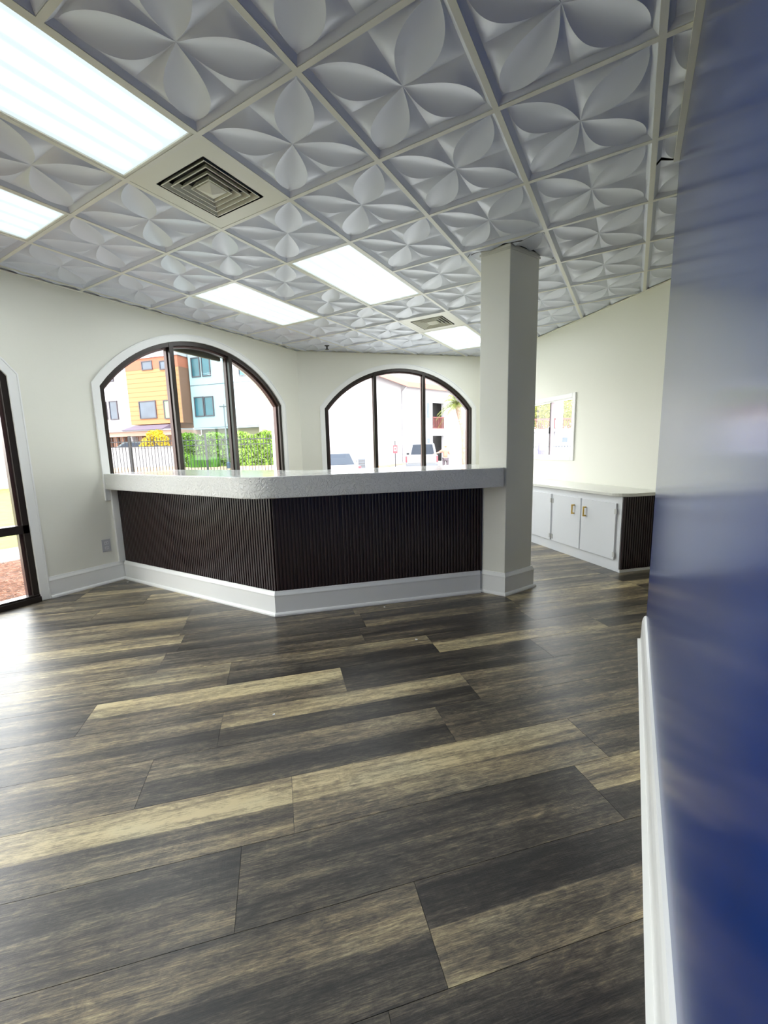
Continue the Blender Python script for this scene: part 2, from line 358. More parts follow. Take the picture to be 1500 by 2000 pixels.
wA = arch_window('window_1', TL, opA, [1.447, 2.22], ['glassmid', 'glasstint', 'glass'], (XW, 1.865, .8))
arch_window('window_2', TBk, opB, [1.175, 1.985], ['glass', 'glass', 'glass'], (-3.2, 4.6, .8))
arch_window('window_3', TL, opD, [-.79, -1.6], ['glass', 'glass', 'glass'], (XW, -1.195, 0), casing_to_floor=True, transom=.635)
arch_window('added_window_5', TL, opE, [-3.85, -4.66], ['glass', 'glass', 'glass'], (XW, -4.255, 0), casing_to_floor=True, transom=.635)  # unseen window behind the camera, added to let in more daylight
# tan blind box across the top of the tinted middle pane
mb = MB(); k = 10
def zlow(s_): return 2.385-(s_-1.47)*.03
for i in range(k):
    a, c = 1.475+.72*i/k, 1.475+.72*(i+1)/k
    mb.add([TL @ Vector(p) for y in (.15, .185) for p in ((a, y, zlow(a)), (c, y, zlow(c)), (c, y, arch_z(opA, c)), (a, y, arch_z(opA, a)))],
           [(0, 1, 2, 3), (4, 7, 6, 5), (0, 4, 5, 1), (2, 6, 7, 3)])
o = mb.build('header_board', mat('tan_board', (.23, .165, .10), .7), wA); o['label'] = 'tan board across the top of the middle pane'
# square sliding window in the right wall
w4 = struct('window_4', (-1.1, 4.7, 1.08))
mb = MB()
for a, c, z0, z1 in ((S0-.055, S0, ZW0-.055, ZW1+.055), (S1, S1+.055, ZW0-.055, ZW1+.055), (S0, S1, ZW1, ZW1+.055), (S0, S1, ZW0-.055, ZW0)):
    mb.box(a, c, -.018, 0, z0, z1, TRt)
mb.build('casing', M['trim'], w4, bevel=.004)
mb = MB()
for a, c, z0, z1 in ((S0, S0+.012, ZW0, ZW1), (S1-.012, S1, ZW0, ZW1), (S0, S1, ZW1-.012, ZW1), (S0, S1, ZW0, ZW0+.014)): mb.box(a, c, .0, .08, z0, z1, TRt)
mb.build('window_frame', M['trim'], w4)
MB().box(1.488, 1.514, .04, .080, ZW0, ZW1, TRt).build('sash_stile', M['bronze'], w4)
MB().box(1.516, 1.535, .03, .080, ZW0, ZW1, TRt).build('sash_frame', mat('mauve_sash', (.30, .24, .27), .4), w4)
MB().box(1.505, 1.513, .02, .032, 1.38, 1.46, TRt).build('latch', M['black'], w4)
for a, c in ((S0+.012, 1.49), (1.54, S1-.012)):
    MB().add([TRt @ Vector(p) for p in ((a, .068, ZW0+.014), (c, .068, ZW0+.014), (c, .068, ZW1-.012), (a, .068, ZW1-.012))], [(0, 1, 2, 3)]).build('glass_pane', M['glass'], w4)

# ------------------------------------------------------------------ baseboards
PROF = [(0, 0), (.030, 0), (.030, .012), (.024, .022), (.015, .026), (.015, .150), (.018, .153), (.018, .160), (.010, .178), (.007, .190), (0, .190)]
def base_sweep(name, pts, parent=None, prof=PROF, left=True, ret=None):
    # pts: plan polyline along the wall foot; profile grows to the left (+) of the travel direction
    P_ = [Vector((p[0], p[1])) for p in pts]; vs = []; k = len(prof)
    for i, p in enumerate(P_):
        d0 = (P_[i]-P_[i-1]).normalized() if i > 0 else (P_[1]-P_[0]).normalized()
        d1 = (P_[i+1]-P_[i]).normalized() if i < len(P_)-1 else d0
        n0, n1 = Vector((-d0.y, d0.x)), Vector((-d1.y, d1.x)); b_ = (n0+n1).normalized(); sc_ = 1/max(.3, b_.dot(n0))
        for a, z_ in prof: q_ = p+b_*a*sc_*(1 if left else -1); vs.append((q_.x, q_.y, z_))
    fs = [(i*k+j, (i+1)*k+j, (i+1)*k+(j+1) % k, i*k+(j+1) % k) for i in range(len(P_)-1) for j in range(k)]
    fs += [tuple(range(k)), tuple((len(P_)-1)*k+j for j in range(k-1, -1, -1))]
    o = MB().add(vs, fs).build(name, M['trim'], parent)
    if parent is None: o['kind'] = 'structure'
    return o
base_sweep('baseboard_left', [(XW, .068), (XW, .70)], left=False)
base_sweep('baseboard_blue', [(XBL, YB), (XBL, 1.462)], left=True, prof=[(0, 0), (.036, 0), (.038, .014), (.022, .018), (.020, .13), (.016, .150), (.010, .165), (0, .170)])
base_sweep('baseboard_right', [(XR, SUMR-XR), (.80, 2.82)], left=True)
MB().box(XW, XW+.026, .655, .715, .186, .905).build('trim_1', M['trim'], bevel=.003)['kind'] = 'structure'

# ------------------------------------------------------------------ column
A_, B_, C_ = (-1.098, 1.925), (-.868, 1.905), (-.722, 2.215); D_ = (A_[0]+C_[0]-B_[0], A_[1]+C_[1]-B_[1])
column = thing('column', 'white square column standing at the end of the counter, reaching the ceiling', 'column', (-.9, 2.05, 0))
MB().prism([A_, B_, C_, D_], 0, 2.705).build('shaft', M['wall'], column, bevel=.004)
cc = ((A_[0]+C_[0])/2, (A_[1]+C_[1])/2)
big = [(cc[0]+(p[0]-cc[0])*1.045, cc[1]+(p[1]-cc[1])*1.045) for p in (A_, B_, C_, D_)]
MB().prism(big, 2.664, 2.682).build('cap_strip', M['grid'], column)
base_sweep('baseboard', [(A_[0]+.02, A_[1]), B_, C_, D_], column, left=False)

# ------------------------------------------------------------------ reception counter
counter = thing('reception_counter', 'white reception counter with thick stucco top above dark ribbed panels', 'counter', (-2.3, .9, 0))
YP, DP = .712, 2.975          # panel planes y = YP and y - x = DP
CX = YP-DP
mb = MB().prism([(XW+.003, YP+.022), (CX-.01, YP+.022), (-1.075, DP-1.075+.022), (-1.15, DP-1.075+.10), (CX-.05, YP+.15), (XW+.003, YP+.15)], 0, .905)
mb.build('counter_body', M['slatback'], counter)
def slats(T, L, z0, z1, pitch, wid, dep, name, parent, m, s0=0):
    mb = MB(); k = int((L-s0)/pitch)
    for i in range(k+1):
        a = s0+i*pitch
        if a+wid > L: break
        b_ = .0025
        mb.prism([(a, 0), (a, -dep+b_), (a+b_, -dep), (a+wid-b_, -dep), (a+wid, -dep+b_), (a+wid, 0)], z0, z1, T)
    mb.box(s0, L, -.001, .004, z0, z1, T)
    o = mb.build(name, m, parent); o['kind'] = 'stuff'; return o
T1 = frame((XW+.004, YP+.016), (1, 0)); L1 = CX-XW-.004
slats(T1, L1, .186, .91, .0262, .0185, .014, 'slat_panel', counter, M['slat'])
T2 = frame((CX, YP+.016), (1, 1)); L2 = (-1.068-CX)/Q
for a, c in ((0, .512), (.514, L2)):
    slats(T2, c, .186, .91, .0262, .0185, .014, 'slat_panel', counter, M['slat'], s0=a)
base_sweep('baseboard', [(XW+.03, YP-.004), (CX-.004, YP-.004), (-1.075, DP-1.075-.006)], counter, left=False)
def rounded(poly, idx, k=8):
    out = []
    for i, p in enumerate(poly):
        if i not in idx: out.append(p); continue
        p = Vector(p); a = Vector(poly[i-1]); c = Vector(poly[(i+1) % len(poly)])
        u_, v_ = (a-p).normalized(), (c-p).normalized(); d_ = idx[i]
        for j in range(k+1):
            t_ = j/k; out.append(tuple((p+u_*d_)*(1-t_)**2 + p*2*t_*(1-t_) + (p+v_*d_)*t_*t_))
    return out
top = [(XW+.003, .615), (-2.20, .495), (-.868, 1.817), (-.885, 1.898), A_, (-1.14, 2.32), (-1.36, 2.50), (-2.42, 1.36), (XW+.003, 1.34)]
MB().prism(rounded(top, {1: .17}), .91, 1.06).build('countertop', M['counter'], counter, bevel=.005)
MB().box(XW+.01, -2.5, 1.05, 1.32, .70, .73).build('inner_shelf', M['desk'], counter)

# ------------------------------------------------------------------ base cabinets along the right wall
KX, KY = -.07, 3.005; DC = KX+KY
TC = frame((KX, KY), (-1, 1))      # s along the face to the left; local y toward... (into room side is +y or -y)
# frame() gives y = (-d.y, d.x) = (-Q,-Q) -> toward the camera, so depth is negative y
dep = (SUMR-DC)*Q-.004
cab = thing('base_cabinet', 'low white base cabinet run with gold handled doors along the right wall', 'cabinet', (KX, KY, 0))
LC = 2.36
mb = MB().box(.012, LC, -dep, 0, 0, .73, TC); mb.build('body', M['cab'], cab, bevel=.002)
MB().box(.0, .012, -dep, .0, 0, .73, TC).build('end_stile', M['cab'], cab)
TE = frame((KX, KY), (1, 1))
slats(frame((KX+.004, KY-.004), (1, 1)), dep-.002, .03, .728, .0262, .0185, .014, 'slat_panel', cab, M['slat'], s0=.014)
MB().box(.0, dep, -.014, -.002, 0, .028, TE).build('shoe_moulding', M['trim'], cab)
def door(a, c, hs, hinge_side):
    o = MB().box(a, c, .001, .019, .113, .662, TC).build('door', M['cab'], cab, bevel=.003)
    mb = MB(); mb.box(hs-.007, hs+.007, .042, .052, .482, .585, TC)
    for z_ in (.482, .571): mb.box(hs-.008, hs+.008, .018, .052, z_, z_+.014, TC)
    h = mb.build('handle', M['gold'], o, bevel=.0015); h['label'] = 'gold bar handle'
    e_ = a if hinge_side == 'a' else c
    for z_ in (.165, .585): MB().box(e_-.012, e_+.012, .015, .024, z_-.025, z_+.025, TC).build('hinge', M['steel'], o)
door(.05, .512, .448, 'a'); door(.528, .985, .624, 'c'); door(1.022, 1.485, 1.428, 'a'); door(1.50, 1.96, 1.56, 'c')
ov = .05
tp = [(-.045, ov), (LC, ov), (LC, -dep), (-.045, -dep)]
wt = MB().prism(rounded(tp, {0: .16}), .73, .762, TC).build('worktop', M['desk'], bevel=.004)
setp(wt, label='cream laminate worktop with a rounded corner on the low white cabinets', category='worktop')

# ------------------------------------------------------------------ ceiling
ceiling = struct('ceiling', (0, 0, 0))
G = .61; ZB = H
MB().prism(ROOM, H+.09, H+.13).build('deck', M['deck'], ceiling)
def quadrant(N=22, mi=8, mo=6):
    rows = []; hm = .023
    for i in range(N+1):
        t_ = i/N; sm = min(t_, 1-t_); tau = min(1, max(0, (t_-.02)/.94)); w_ = .225*math.sin(PI*tau**1.15)**.72 if 0 < tau < 1 else 0
        w_ = min(w_, sm*.92); He = hm*math.sin(PI*tau**1.05)**.7 if 0 < tau < 1 else 0; row = []
        for j in range(mo+1):
            qq = 1-j/mo; row.append((-(w_+(sm-w_)*qq), He*(1-qq)**1.35))
        for j in range(1, mi+1):
            x = -1+2*j/mi; row.append((x*w_, He*(1-.72*(1-x*x))))
        for j in range(1, mo+1):
            qq = j/mo; row.append((w_+(sm-w_)*qq, He*(1-qq)**1.35))
        rows.append([(t_+s_, t_-s_, h_) for s_, h_ in row])
    return rows, mo, mo+mi
rows, e0, e1 = quadrant()
def tile_mesh():
    bm = bmesh.new(); F_ = .272; basez = .0205
    for sx_, sy_ in ((1, 1), (-1, 1), (-1, -1), (1, -1)):
        V_ = [[bm.verts.new((sx_*u*F_, sy_*v_*F_, basez-h_)) for u, v_, h_ in row] for row in rows]
        for i in range(len(rows)-1):
            for j in range(len(rows[0])-1):
                q_ = [V_[i][j], V_[i][j+1], V_[i+1][j+1], V_[i+1][j]]
                if sx_*sy_ < 0: q_.reverse()
                try: f = bm.faces.new(q_); f.smooth = True
                except Exception: pass
            for j in (e0, e1):
                ed = bm.edges.get((V_[i][j], V_[i+1][j]))
                if ed: ed.smooth = False
    for a, za, c, zc in ((F_, basez, .288, .004), (.288, .004, .292, .0015), (.292, .0015, .302, .0015)):
        for k in range(4):
            T_ = Matrix.Rotation(k*PI/2, 3, 'Z')
            vs = [bm.verts.new(T_ @ Vector(p)) for p in ((a, -a, za), (a, a, za), (c, c, zc), (c, -c, zc))]
            bm.faces.new(vs)
    bmesh.ops.dissolve_degenerate(bm, dist=1e-5, edges=bm.edges)
    bm.normal_update()
    for f in bm.faces:
        if f.normal.z > 0: f.normal_flip()
    me = bpy.data.meshes.new('ceiling_tile'); bm.to_mesh(me); bm.free(); me.materials.append(M['tile']); return me
TM = tile_mesh()
LIGHTS = [(-3.5, -2), (-5.5, -2), (-3.5, 2), (-5.5, 2), (-3.5, 6), (-3.5, -6), (-5.5, -6), (-1.5, -6)]   # (x centre in G, y start in G), 1x2 cells; last three unseen, added to light the room
VENTS = [(-4, 0), (-4, 5)]
occ = {}
for xc, y0 in LIGHTS:
    for j in (0, 1): occ[(math.floor(xc), y0+j)] = 'light'
for v_ in VENTS: occ[v_] = 'vent'
def clipped(bm, planes):
    for co, no in planes:
        bmesh.ops.bisect_plane(bm, geom=bm.verts[:]+bm.edges[:]+bm.faces[:], plane_co=co, plane_no=no, clear_outer=True, dist=1e-6)
for i in range(-8, 4):
    for j in range(-10, 10):
        x0, y0 = i*G, j*G
        if occ.get((i, j)): continue
        poly = [(x0, y0), (x0+G, y0), (x0+G, y0+G), (x0, y0+G)]; full = True
        for hp in HALF:
            if any(hp[0]*p[0]+hp[1]*p[1] > hp[2]+1e-6 for p in poly): full = False
        cp = poly
        for hp in HALF: cp = clip_poly(cp, *hp) if len(cp) > 2 else []
        if len(cp) < 3: continue
        ar = abs(sum(cp[q_][0]*cp[(q_+1) % len(cp)][1]-cp[(q_+1) % len(cp)][0]*cp[q_][1] for q_ in range(len(cp))))/2
        if ar < .004: continue
        regions = None
        if i == 0 and j <= 2:
            regions = [[(1, 0, XBL-.012)]] if j < 2 else [[(1, 0, XBL-.012), (0, 1, 1.43)], [(0, -1, -1.45)]]
        if (i, j) == (-2, 3):
            pg = [A_, B_, C_, D_]; regions = []; ins = []
            for k in range(4):
                p_, q_ = Vector(pg[k]), Vector(pg[(k+1) % 4]); e_ = (q_-p_).normalized(); nn = (e_.y, -e_.x); dd_ = nn[0]*p_.x+nn[1]*p_.y
                regions.append([(-nn[0], -nn[1], -dd_-.004)]+ins); ins = ins+[(nn[0], nn[1], dd_+.004)]
        c3 = Vector((x0+G/2, y0+G/2, ZB))
        if full and regions is None:
            o = bpy.data.objects.new('ceiling_tile', TM); COL.objects.link(o); o.parent = ceiling; o.location = c3
            continue
        res = bmesh.new()
        for reg in (regions or [[]]):
            bm = bmesh.new(); bm.from_mesh(TM)
            pl = []
            for hx, hy, hd in [h for h in HALF]+list(reg):
                n_ = Vector((hx, hy, 0)); dd = hd-(hx*c3.x+hy*c3.y)-.004; pl.append((n_*dd, n_))
            clipped(bm, pl); tmp = bpy.data.meshes.new('t'); bm.to_mesh(tmp); bm.free(); res.from_mesh(tmp); bpy.data.meshes.remove(tmp)
        me = bpy.data.meshes.new('ceiling_tile'); res.to_mesh(me); res.free()
        if not me.polygons: continue
        me.materials.append(M['tile']); o = bpy.data.objects.new('ceiling_tile', me); COL.objects.link(o); o.parent = ceiling; o.location = c3
def bar(p, q_, wd=.024, name='grid_bar'):
    p, q_ = Vector(p), Vector(q_); T_ = frame(p, q_-p); L_ = (q_-p).length
    return MB().box(0, L_, -wd/2, wd/2, ZB-.0015, ZB+.0005, T_).box(0, L_, -.0015, .0015, ZB+.0005, ZB+.03, T_).build(name, M['grid'], ceiling)
def seg_clip(p, q_, extra=()):
    p, q_ = Vector(p), Vector(q_)
    for hx, hy, hd in list(HALF)+list(extra):
        a, c = hx*p[0]+hy*p[1]-hd, hx*q_[0]+hy*q_[1]-hd
        if a > 0 and c > 0: return None
        if a > 0: p = p+(q_-p)*(a/(a-c))
        elif c > 0: q_ = p+(q_-p)*(a/(a-c))
    return p, q_
for i in range(-7, 4):      # runners along y
    for ex in ([()] if i <= 0 else [((0, -1, -1.45),)]):
        s_ = seg_clip((i*G, YB), (i*G, 8), ex)
        if s_ and (s_[1]-s_[0]).length > .03: bar(*s_, wd=.026)
def on_light(i, j):   # cross bar at y=j*G between x cells i,i+1 lies in the middle of a troffer
    return any(math.floor(xc) == i and j == y0+1 for xc, y0 in LIGHTS)
for j in range(-9, 10):
    for i in range(-8, 4):
        if on_light(i, j): continue
        ex = ((1, 0, XBL),) if (i == 0 and j*G < YBL) else ()
        if i > 0 and j*G < YBL: continue
        if i == -2 and j in (3, 4): pass
        s_ = seg_clip((i*G+.013, j*G), (i*G+G-.013, j*G), ex)
        if s_ and (s_[1]-s_[0]).length > .03: bar(*s_)
def angle(name, p, q_):
    p, q_ = Vector(p), Vector(q_); T_ = frame(p, q_-p); L_ = (q_-p).length
    o = MB().box(0, L_, -.024, 0, ZB-.0035, ZB-.0015, T_).build(name, M['grid']); o['kind'] = 'structure'; return o
angle('trim_2', (XW, YB), (XW, XW+DIFB)); angle('trim_3', (XW, XW+DIFB), ROOM[3]); angle('trim_4', ROOM[3], ROOM[2])
o = MB().box(XBL-.026, XBL, YB, 1.43, ZB-.0195, ZB-.0015).build('trim_5', M['grid']); o['kind'] = 'structure'

# troffers
def troffer():
    t_ = thing('ceiling_light', '', 'light', (0, 0, 0), 0, 'fluorescent ceiling panels')
    a, c = G/2-.013, G-.013
    mb = MB()
    for x0, x1, y0, y1 in ((-a, -a+.014, -c, c), (a-.014, a, -c, c), (-a, a, -c, -c+.014), (-a, a, c-.014, c)): mb.box(x0, x1, y0, y1, 0, .012)
    mb.build('frame', M['vent'], t_, local=True)
    MB().box(-a+.014, a-.014, -c+.014, c-.014, .006, .010).build('diffuser', M['lit'], t_, local=True)
    MB().box(-a, a, -c, c, .012, .085).build('housing', M['steel'], t_, local=True)
    return t_
proto = troffer()
LAB = ['large glowing fluorescent panel nearest the camera at the upper left', 'glowing fluorescent panel cut by the left edge, below the largest panel',
       'glowing fluorescent panel in mid room nearest the column', 'glowing fluorescent panel over the arched window with three panes of differing tint, nearest the left wall',
       'farthest glowing fluorescent panel, partly hidden behind the column, beside the small vent', 'unseen fluorescent panel added behind the camera, away from the left wall', 'unseen fluorescent panel added behind the camera, near the left wall', 'unseen fluorescent panel added behind the camera, nearest the blue wall']
LAB[3] = 'glowing fluorescent panel nearest the left wall, above the large left arched window'
for k, (xc, y0) in enumerate(LIGHTS):
    o = proto if k == 0 else copy_tree(proto)
    o.location = (xc*G, (y0+1)*G, ZB+.0005); o['label'] = LAB[k]
# vents
def vent(cx, cy, label):
    t_ = thing('ceiling_vent', label, 'vent', (cx, cy, ZB), 0, 'square ceiling air vents')
    a, h = G/2-.013, .20
    mb = MB()
    for x0, x1, y0, y1 in ((-a, -h, -a, a), (h, a, -a, a), (-h, h, -a, -h), (-h, h, h, a)): mb.box(x0, x1, y0, y1, .0, .006)
    mb.build('face_plate', M['vent'], t_, local=True)
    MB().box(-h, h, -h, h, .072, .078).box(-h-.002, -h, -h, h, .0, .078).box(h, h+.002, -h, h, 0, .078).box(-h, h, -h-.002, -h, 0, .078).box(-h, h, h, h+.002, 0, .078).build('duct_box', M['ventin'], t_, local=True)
    for k in range(4):
        r0 = .186-.036*k; r1 = r0-.017; z0, z1 = -.004, .024; mb = MB()
        vs = [(sx_*r_, sy_*r_, z_) for r_, z_ in ((r0, z0), (r1, z1), (r1-.002, z1+.001), (r0-.005, z0-.001)) for sx_, sy_ in ((1, 1), (-1, 1), (-1, -1), (1, -1))]
        fs = [(q_*4+i, q_*4+(i+1) % 4, ((q_+1) % 4)*4+(i+1) % 4, ((q_+1) % 4)*4+i) for q_ in range(4) for i in range(4)]
        mb.add(vs, fs).build('louver', M['vent'], t_, local=True)
    r_ = .058; MB().add([(r_, r_, .0), (-r_, r_, .0), (-r_, -r_, .0), (r_, -r_, .0), (0, 0, -.022), (r_, r_, .03), (-r_, r_, .03), (-r_, -r_, .03), (r_, -r_, .03)],
        [(0, 1, 4), (1, 2, 4), (2, 3, 4), (3, 0, 4), (0, 5, 6, 1), (1, 6, 7, 2), (2, 7, 8, 3), (3, 8, 5, 0), (5, 8, 7, 6)]).build('centre_cone', M['vent'], t_, local=True)
    return t_
vent(-3.5*G, .5*G, 'large square ceiling air vent beside the nearest glowing panel')
vent(-3.5*G, 5.5*G, 'small distant square ceiling air vent near the column')
# sprinkler head
sp_ = thing('sprinkler_head', 'small dark sprinkler head hanging from the ceiling near the back corner', 'sprinkler', (-3.80, 3.45, ZB))
MB().tube([(0, 0, -.001), (0, 0, -.006)], .035, 14).build('escutcheon', M['black'], sp_, local=True)
MB().tube([(0, 0, -.006), (0, 0, -.05)], .010, 8).tube([(0, 0, -.05), (0, 0, -.055)], .026, 12).build('head', M['black'], sp_, local=True)
# outlet
ol = thing('wall_outlet', 'grey double wall outlet on the left wall beside the counter', 'outlet', (XW, .565, .37))
MB().box(0, .006, -.038, .038, -.060, .060).build('cover_plate', M['outlet'], ol, local=True, bevel=.002)
for dz in (-.024, .024):
    o = MB().box(.006, .008, -.017, .017, dz-.014, dz+.014).build('socket', mat('socket_white', (.7, .7, .7), .3), ol, local=True)
    MB().box(.008, .0085, -.009, -.006, dz-.006, dz+.006).box(.008, .0085, .006, .009, dz-.006, dz+.006).build('slot', M['black'], o, local=True)
# scraps on the floor
for (x, y, s_, lb) in ((-4.20, .64, .011, 'tiny white scrap on the floor by the left end of the counter'), (-1.15, .83, .010, 'tiny white scrap on the dark plank in the middle of the floor'),
                       (-1.62, 1.22, .009, 'tiny white scrap on the floor close to the counter baseboard'), (-1.40, -.18, .006, 'tiny white speck on the grey plank left of centre')):
    k = MB(); rr = random.Random(int(x*100)); k.prism([(s_*math.cos(a)*rr.uniform(.6, 1.2), s_*math.sin(a)*rr.uniform(.6, 1.2)) for a in [i*PI/3.5 for i in range(7)]], 0.0002, .004)
    o = k.build('paper_scrap', M['paper']); o.location = (x, y, 0); setp(o, label=lb, category='scrap', group='scraps on the floor')
#EXTERIOR#
# ================================================================== OUTSIDE
E_ = {}
E_['paving'] = mat('pale_paving', (.42, .41, .39), .8, var=.08, vscale=.6)
E_['lawn'] = mat('lawn_grass', (.15, .17, .022), .9, var=.35, vscale=3)
E_['mulch'] = mat('mulch_soil', (.16, .075, .045), .95, var=.4, vscale=12)
E_['straw'] = mat('pine_straw', (.34, .17, .11), .8, var=.5, vscale=30)
E_['paver'] = mat('paver_brick', (.36, .30, .28), .85, var=.15, vscale=9)
E_['white'] = mat('white_render', (.36, .35, .37), .8)
E_['coolwhite'] = mat('cool_white_render', (.285, .36, .39), .8)
E_['orange'] = mat('orange_cladding', (.40, .165, .068), .7)
E_['brick'] = mat('red_brick_band', (.33, .105, .06), .85, var=.2, vscale=9, stretch=(1, 1, 4))
E_['brown'] = mat('brown_cladding', (.17, .085, .055), .8)
E_['tan'] = mat('cream_render', (.46, .38, .22), .8)
E_['teal'] = mat('teal_window', (.012, .075, .10), .25, var=.3, vscale=.8, coat=.3)
E_['palewin'] = mat('pale_window', (.05, .07, .10), .25, var=.3, vscale=.9, coat=.3)
E_['dark'] = mat('dark_outdoor_metal', (.02, .018, .022), .5)
E_['frame'] = mat('window_frame_dark', (.05, .04, .05), .5)
E_['canopy'] = mat('slate_canopy', (.11, .085, .12), .7)
E_['soffit'] = mat('pink_soffit', (.40, .25, .19), .8)
E_['olive'] = mat('olive_beam', (.16, .16, .10), .8)
E_['leaf'] = mat('hedge_leaf', (.11, .21, .012), .7, var=.6, vscale=4)
E_['leaf2'] = mat('tree_leaf', (.19, .20, .02), .7, var=.4, vscale=2)
E_['yellow'] = mat('yellow_blossom', (.50, .36, .01), .7, var=.3, vscale=3)
E_['twig'] = mat('twig', (.10, .06, .04), .9)
E_['grey'] = mat('grey_metal', (.10, .105, .12), .5)
E_['roof'] = mat('orange_roof_tile', (.36, .13, .07), .8, var=.12, vscale=3)
E_['fascia'] = mat('pink_fascia', (.36, .12, .09), .8)
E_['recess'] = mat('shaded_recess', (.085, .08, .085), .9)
E_['red'] = mat('red_paint', (.30, .035, .045), .5)
E_['rail'] = mat('red_railing', (.13, .025, .022), .6)
E_['carwhite'] = mat('white_car_paint', (.20, .20, .215), .4, coat=.1)
E_['carglass'] = mat('car_glass', (.022, .028, .04), .45, spec=.15)
E_['cargrey'] = mat('teal_grey_car_paint', (.06, .08, .08), .3, coat=.5)
E_['tyre'] = mat('tyre_rubber', (.02, .02, .02), .8)
E_['skin'] = mat('skin', (.42, .24, .16), .6)
E_['coral'] = mat('coral_shirt', (.48, .13, .09), .8)
E_['trouser'] = mat('dark_trousers', (.07, .05, .06), .8)
E_['cap'] = mat('sand_cap', (.45, .32, .18), .8)
E_['mauve'] = mat('mauve_umbrella', (.11, .10, .17), .8)
E_['pool'] = mat('pool_blue', (.22, .42, .46), .3)
E_['bluebase'] = mat('blue_grey_base', (.035, .06, .10), .6)
def az_r(x, y):
    return math.degrees(math.atan2(x-CAM.x, y-CAM.y)), math.hypot(x-CAM.x, y-CAM.y)
def ss(a, c, x):
    t_ = min(1, max(0, (x-a)/(c-a))); return t_*t_*(3-2*t_)
def hgt(x, y):
    a, r_ = az_r(x, y)
    hA = -.12+.75*ss(12.5, 19, r_)*ss(-69, -65.5, a)
    hB = -.12-.22*ss(7, 12, r_)+.35*ss(27, 31, r_)
    return hA+(hB-hA)*ss(-43, -40, a)
def at(px, py, D): return CAM+(FWD+RGT*((px-750)/FPX)+UPV*((1000-py)/FPX))*D
def gxy(px, D):
    p = at(px, 880, D); return (p.x, p.y)
def gpt(px, D):
    x, y = gxy(px, D); return Vector((x, y, hgt(x, y)))
class Plane:      # vertical plane in the world through the ground point p, running along d
    def __init__(s, p, d):
        s.p = Vector((p[0], p[1], 0)); s.d = Vector((d[0], d[1], 0)).normalized(); s.n = Vector((-s.d.y, s.d.x, 0))
        s.T = frame(s.p, s.d)
    def uz(s, px, py):
        r_ = FWD+RGT*((px-750)/FPX)+UPV*((1000-py)/FPX); t_ = (s.p-CAM).dot(s.n)/r_.dot(s.n); q_ = CAM+r_*t_
        return (q_-s.p).dot(s.d), q_.z
# ground
mb = MB(); NA, rr_ = 90, [3, 6, 8, 10, 12, 13, 14, 15, 16, 17, 18, 19, 20, 22, 25, 27, 28, 29, 30, 31, 34, 40, 50, 70, 120]
vs = []
for r_ in rr_:
    for i in range(NA+1):
        a = math.radians(-150+200*i/NA); x, y = CAM.x+r_*math.sin(a), CAM.y+r_*math.cos(a); vs.append((x, y, hgt(x, y)-(.15 if r_ < 5 else 0)))
fs = [(j*(NA+1)+i, j*(NA+1)+i+1, (j+1)*(NA+1)+i+1, (j+1)*(NA+1)+i) for j in range(len(rr_)-1) for i in range(NA)]
gr = mb.add(vs, fs).build('ground', E_['paving'], smooth=True); gr['kind'] = 'structure'
def drape(name, poly, m, label, cat, h=.012, step=1.0, kind=None):
    xs = [p[0] for p in poly]; ys = [p[1] for p in poly]; mb = MB()
    x = min(xs)
    while x < max(xs):
        y = min(ys)
        while y < max(ys):
            c = [(x, y), (x+step, y), (x+step, y+step), (x, y+step)]
            for i in range(len(poly)):
                a, b_ = Vector(poly[i]), Vector(poly[(i+1) % len(poly)]); d_ = b_-a
                if len(c) > 2: c = clip_poly(c, d_.y, -d_.x, d_.y*a.x-d_.x*a.y)
            if len(c) > 2: mb.add([(p[0], p[1], hgt(*p)+h) for p in c], [tuple(range(len(c)))])
            y += step
        x += step
    o = mb.build(name, m); setp(o, label=label, category=cat, kind=kind); return o
drape('lawn', [(-24.3, -9), (-7.95, -9), (-7.95, 4.5), (-24.3, 7.5)], E_['lawn'], 'yellow green lawn outside the tall window at the left edge', 'lawn', kind='stuff')
drape('mulch_bed', [(-6.9, -4), (-4.62, -4), (-4.62, 3.2), (-6.9, 3.2)], E_['mulch'], 'brown soil bed under the pine straw outside the tall left window', 'mulch', kind='stuff')
mb = MB(); rs = random.Random(3)
for i in range(5200):
    x, y = rs.uniform(-6.9, -4.66), rs.uniform(-1.8, 2.6); a = rs.uniform(0, PI); L_ = rs.uniform(.06, .16); z_ = hgt(x, y)+.015+rs.uniform(0, .035)
    dx, dy = math.cos(a)*L_/2, math.sin(a)*L_/2; nx_, ny_ = -math.sin(a)*.0022, math.cos(a)*.0022; dz = rs.uniform(-.012, .012)
    mb.add([(x-dx-nx_, y-dy-ny_, z_-dz), (x-dx+nx_, y-dy+ny_, z_-dz), (x+dx+nx_, y+dy+ny_, z_+dz), (x+dx-nx_, y+dy-ny_, z_+dz), (x, y, z_+.006)], [(0, 1, 4), (1, 2, 4), (2, 3, 4), (3, 0, 4)])
o = mb.build('pine_straw', E_['straw']); setp(o, label='reddish brown pine straw strewn outside the tall left window', category='pine straw', kind='stuff')
path = thing('garden_path', 'pale paver path between the pine straw and the lawn', 'path', (-7.4, .8, -.12))
pv = MB().box(-.245, .245, -.12, .12, 0, .03).build('paver', E_['paver'], path, local=True); first = True
for i in range(2):
    for j in range(22):
        o = pv if first else pv.copy()
        if not first: COL.objects.link(o)
        first = False; o.location = (-.255+i*.51, -1.8+j*.25+(.12 if i else 0)-.2, .0)
site = MB().box(-24.8, -24.5, -12, 8.6, -.12, 1.98).build('site_wall', E_['white']); setp(site, label='long white garden wall behind the lawn, seen at the left edge', category='wall')
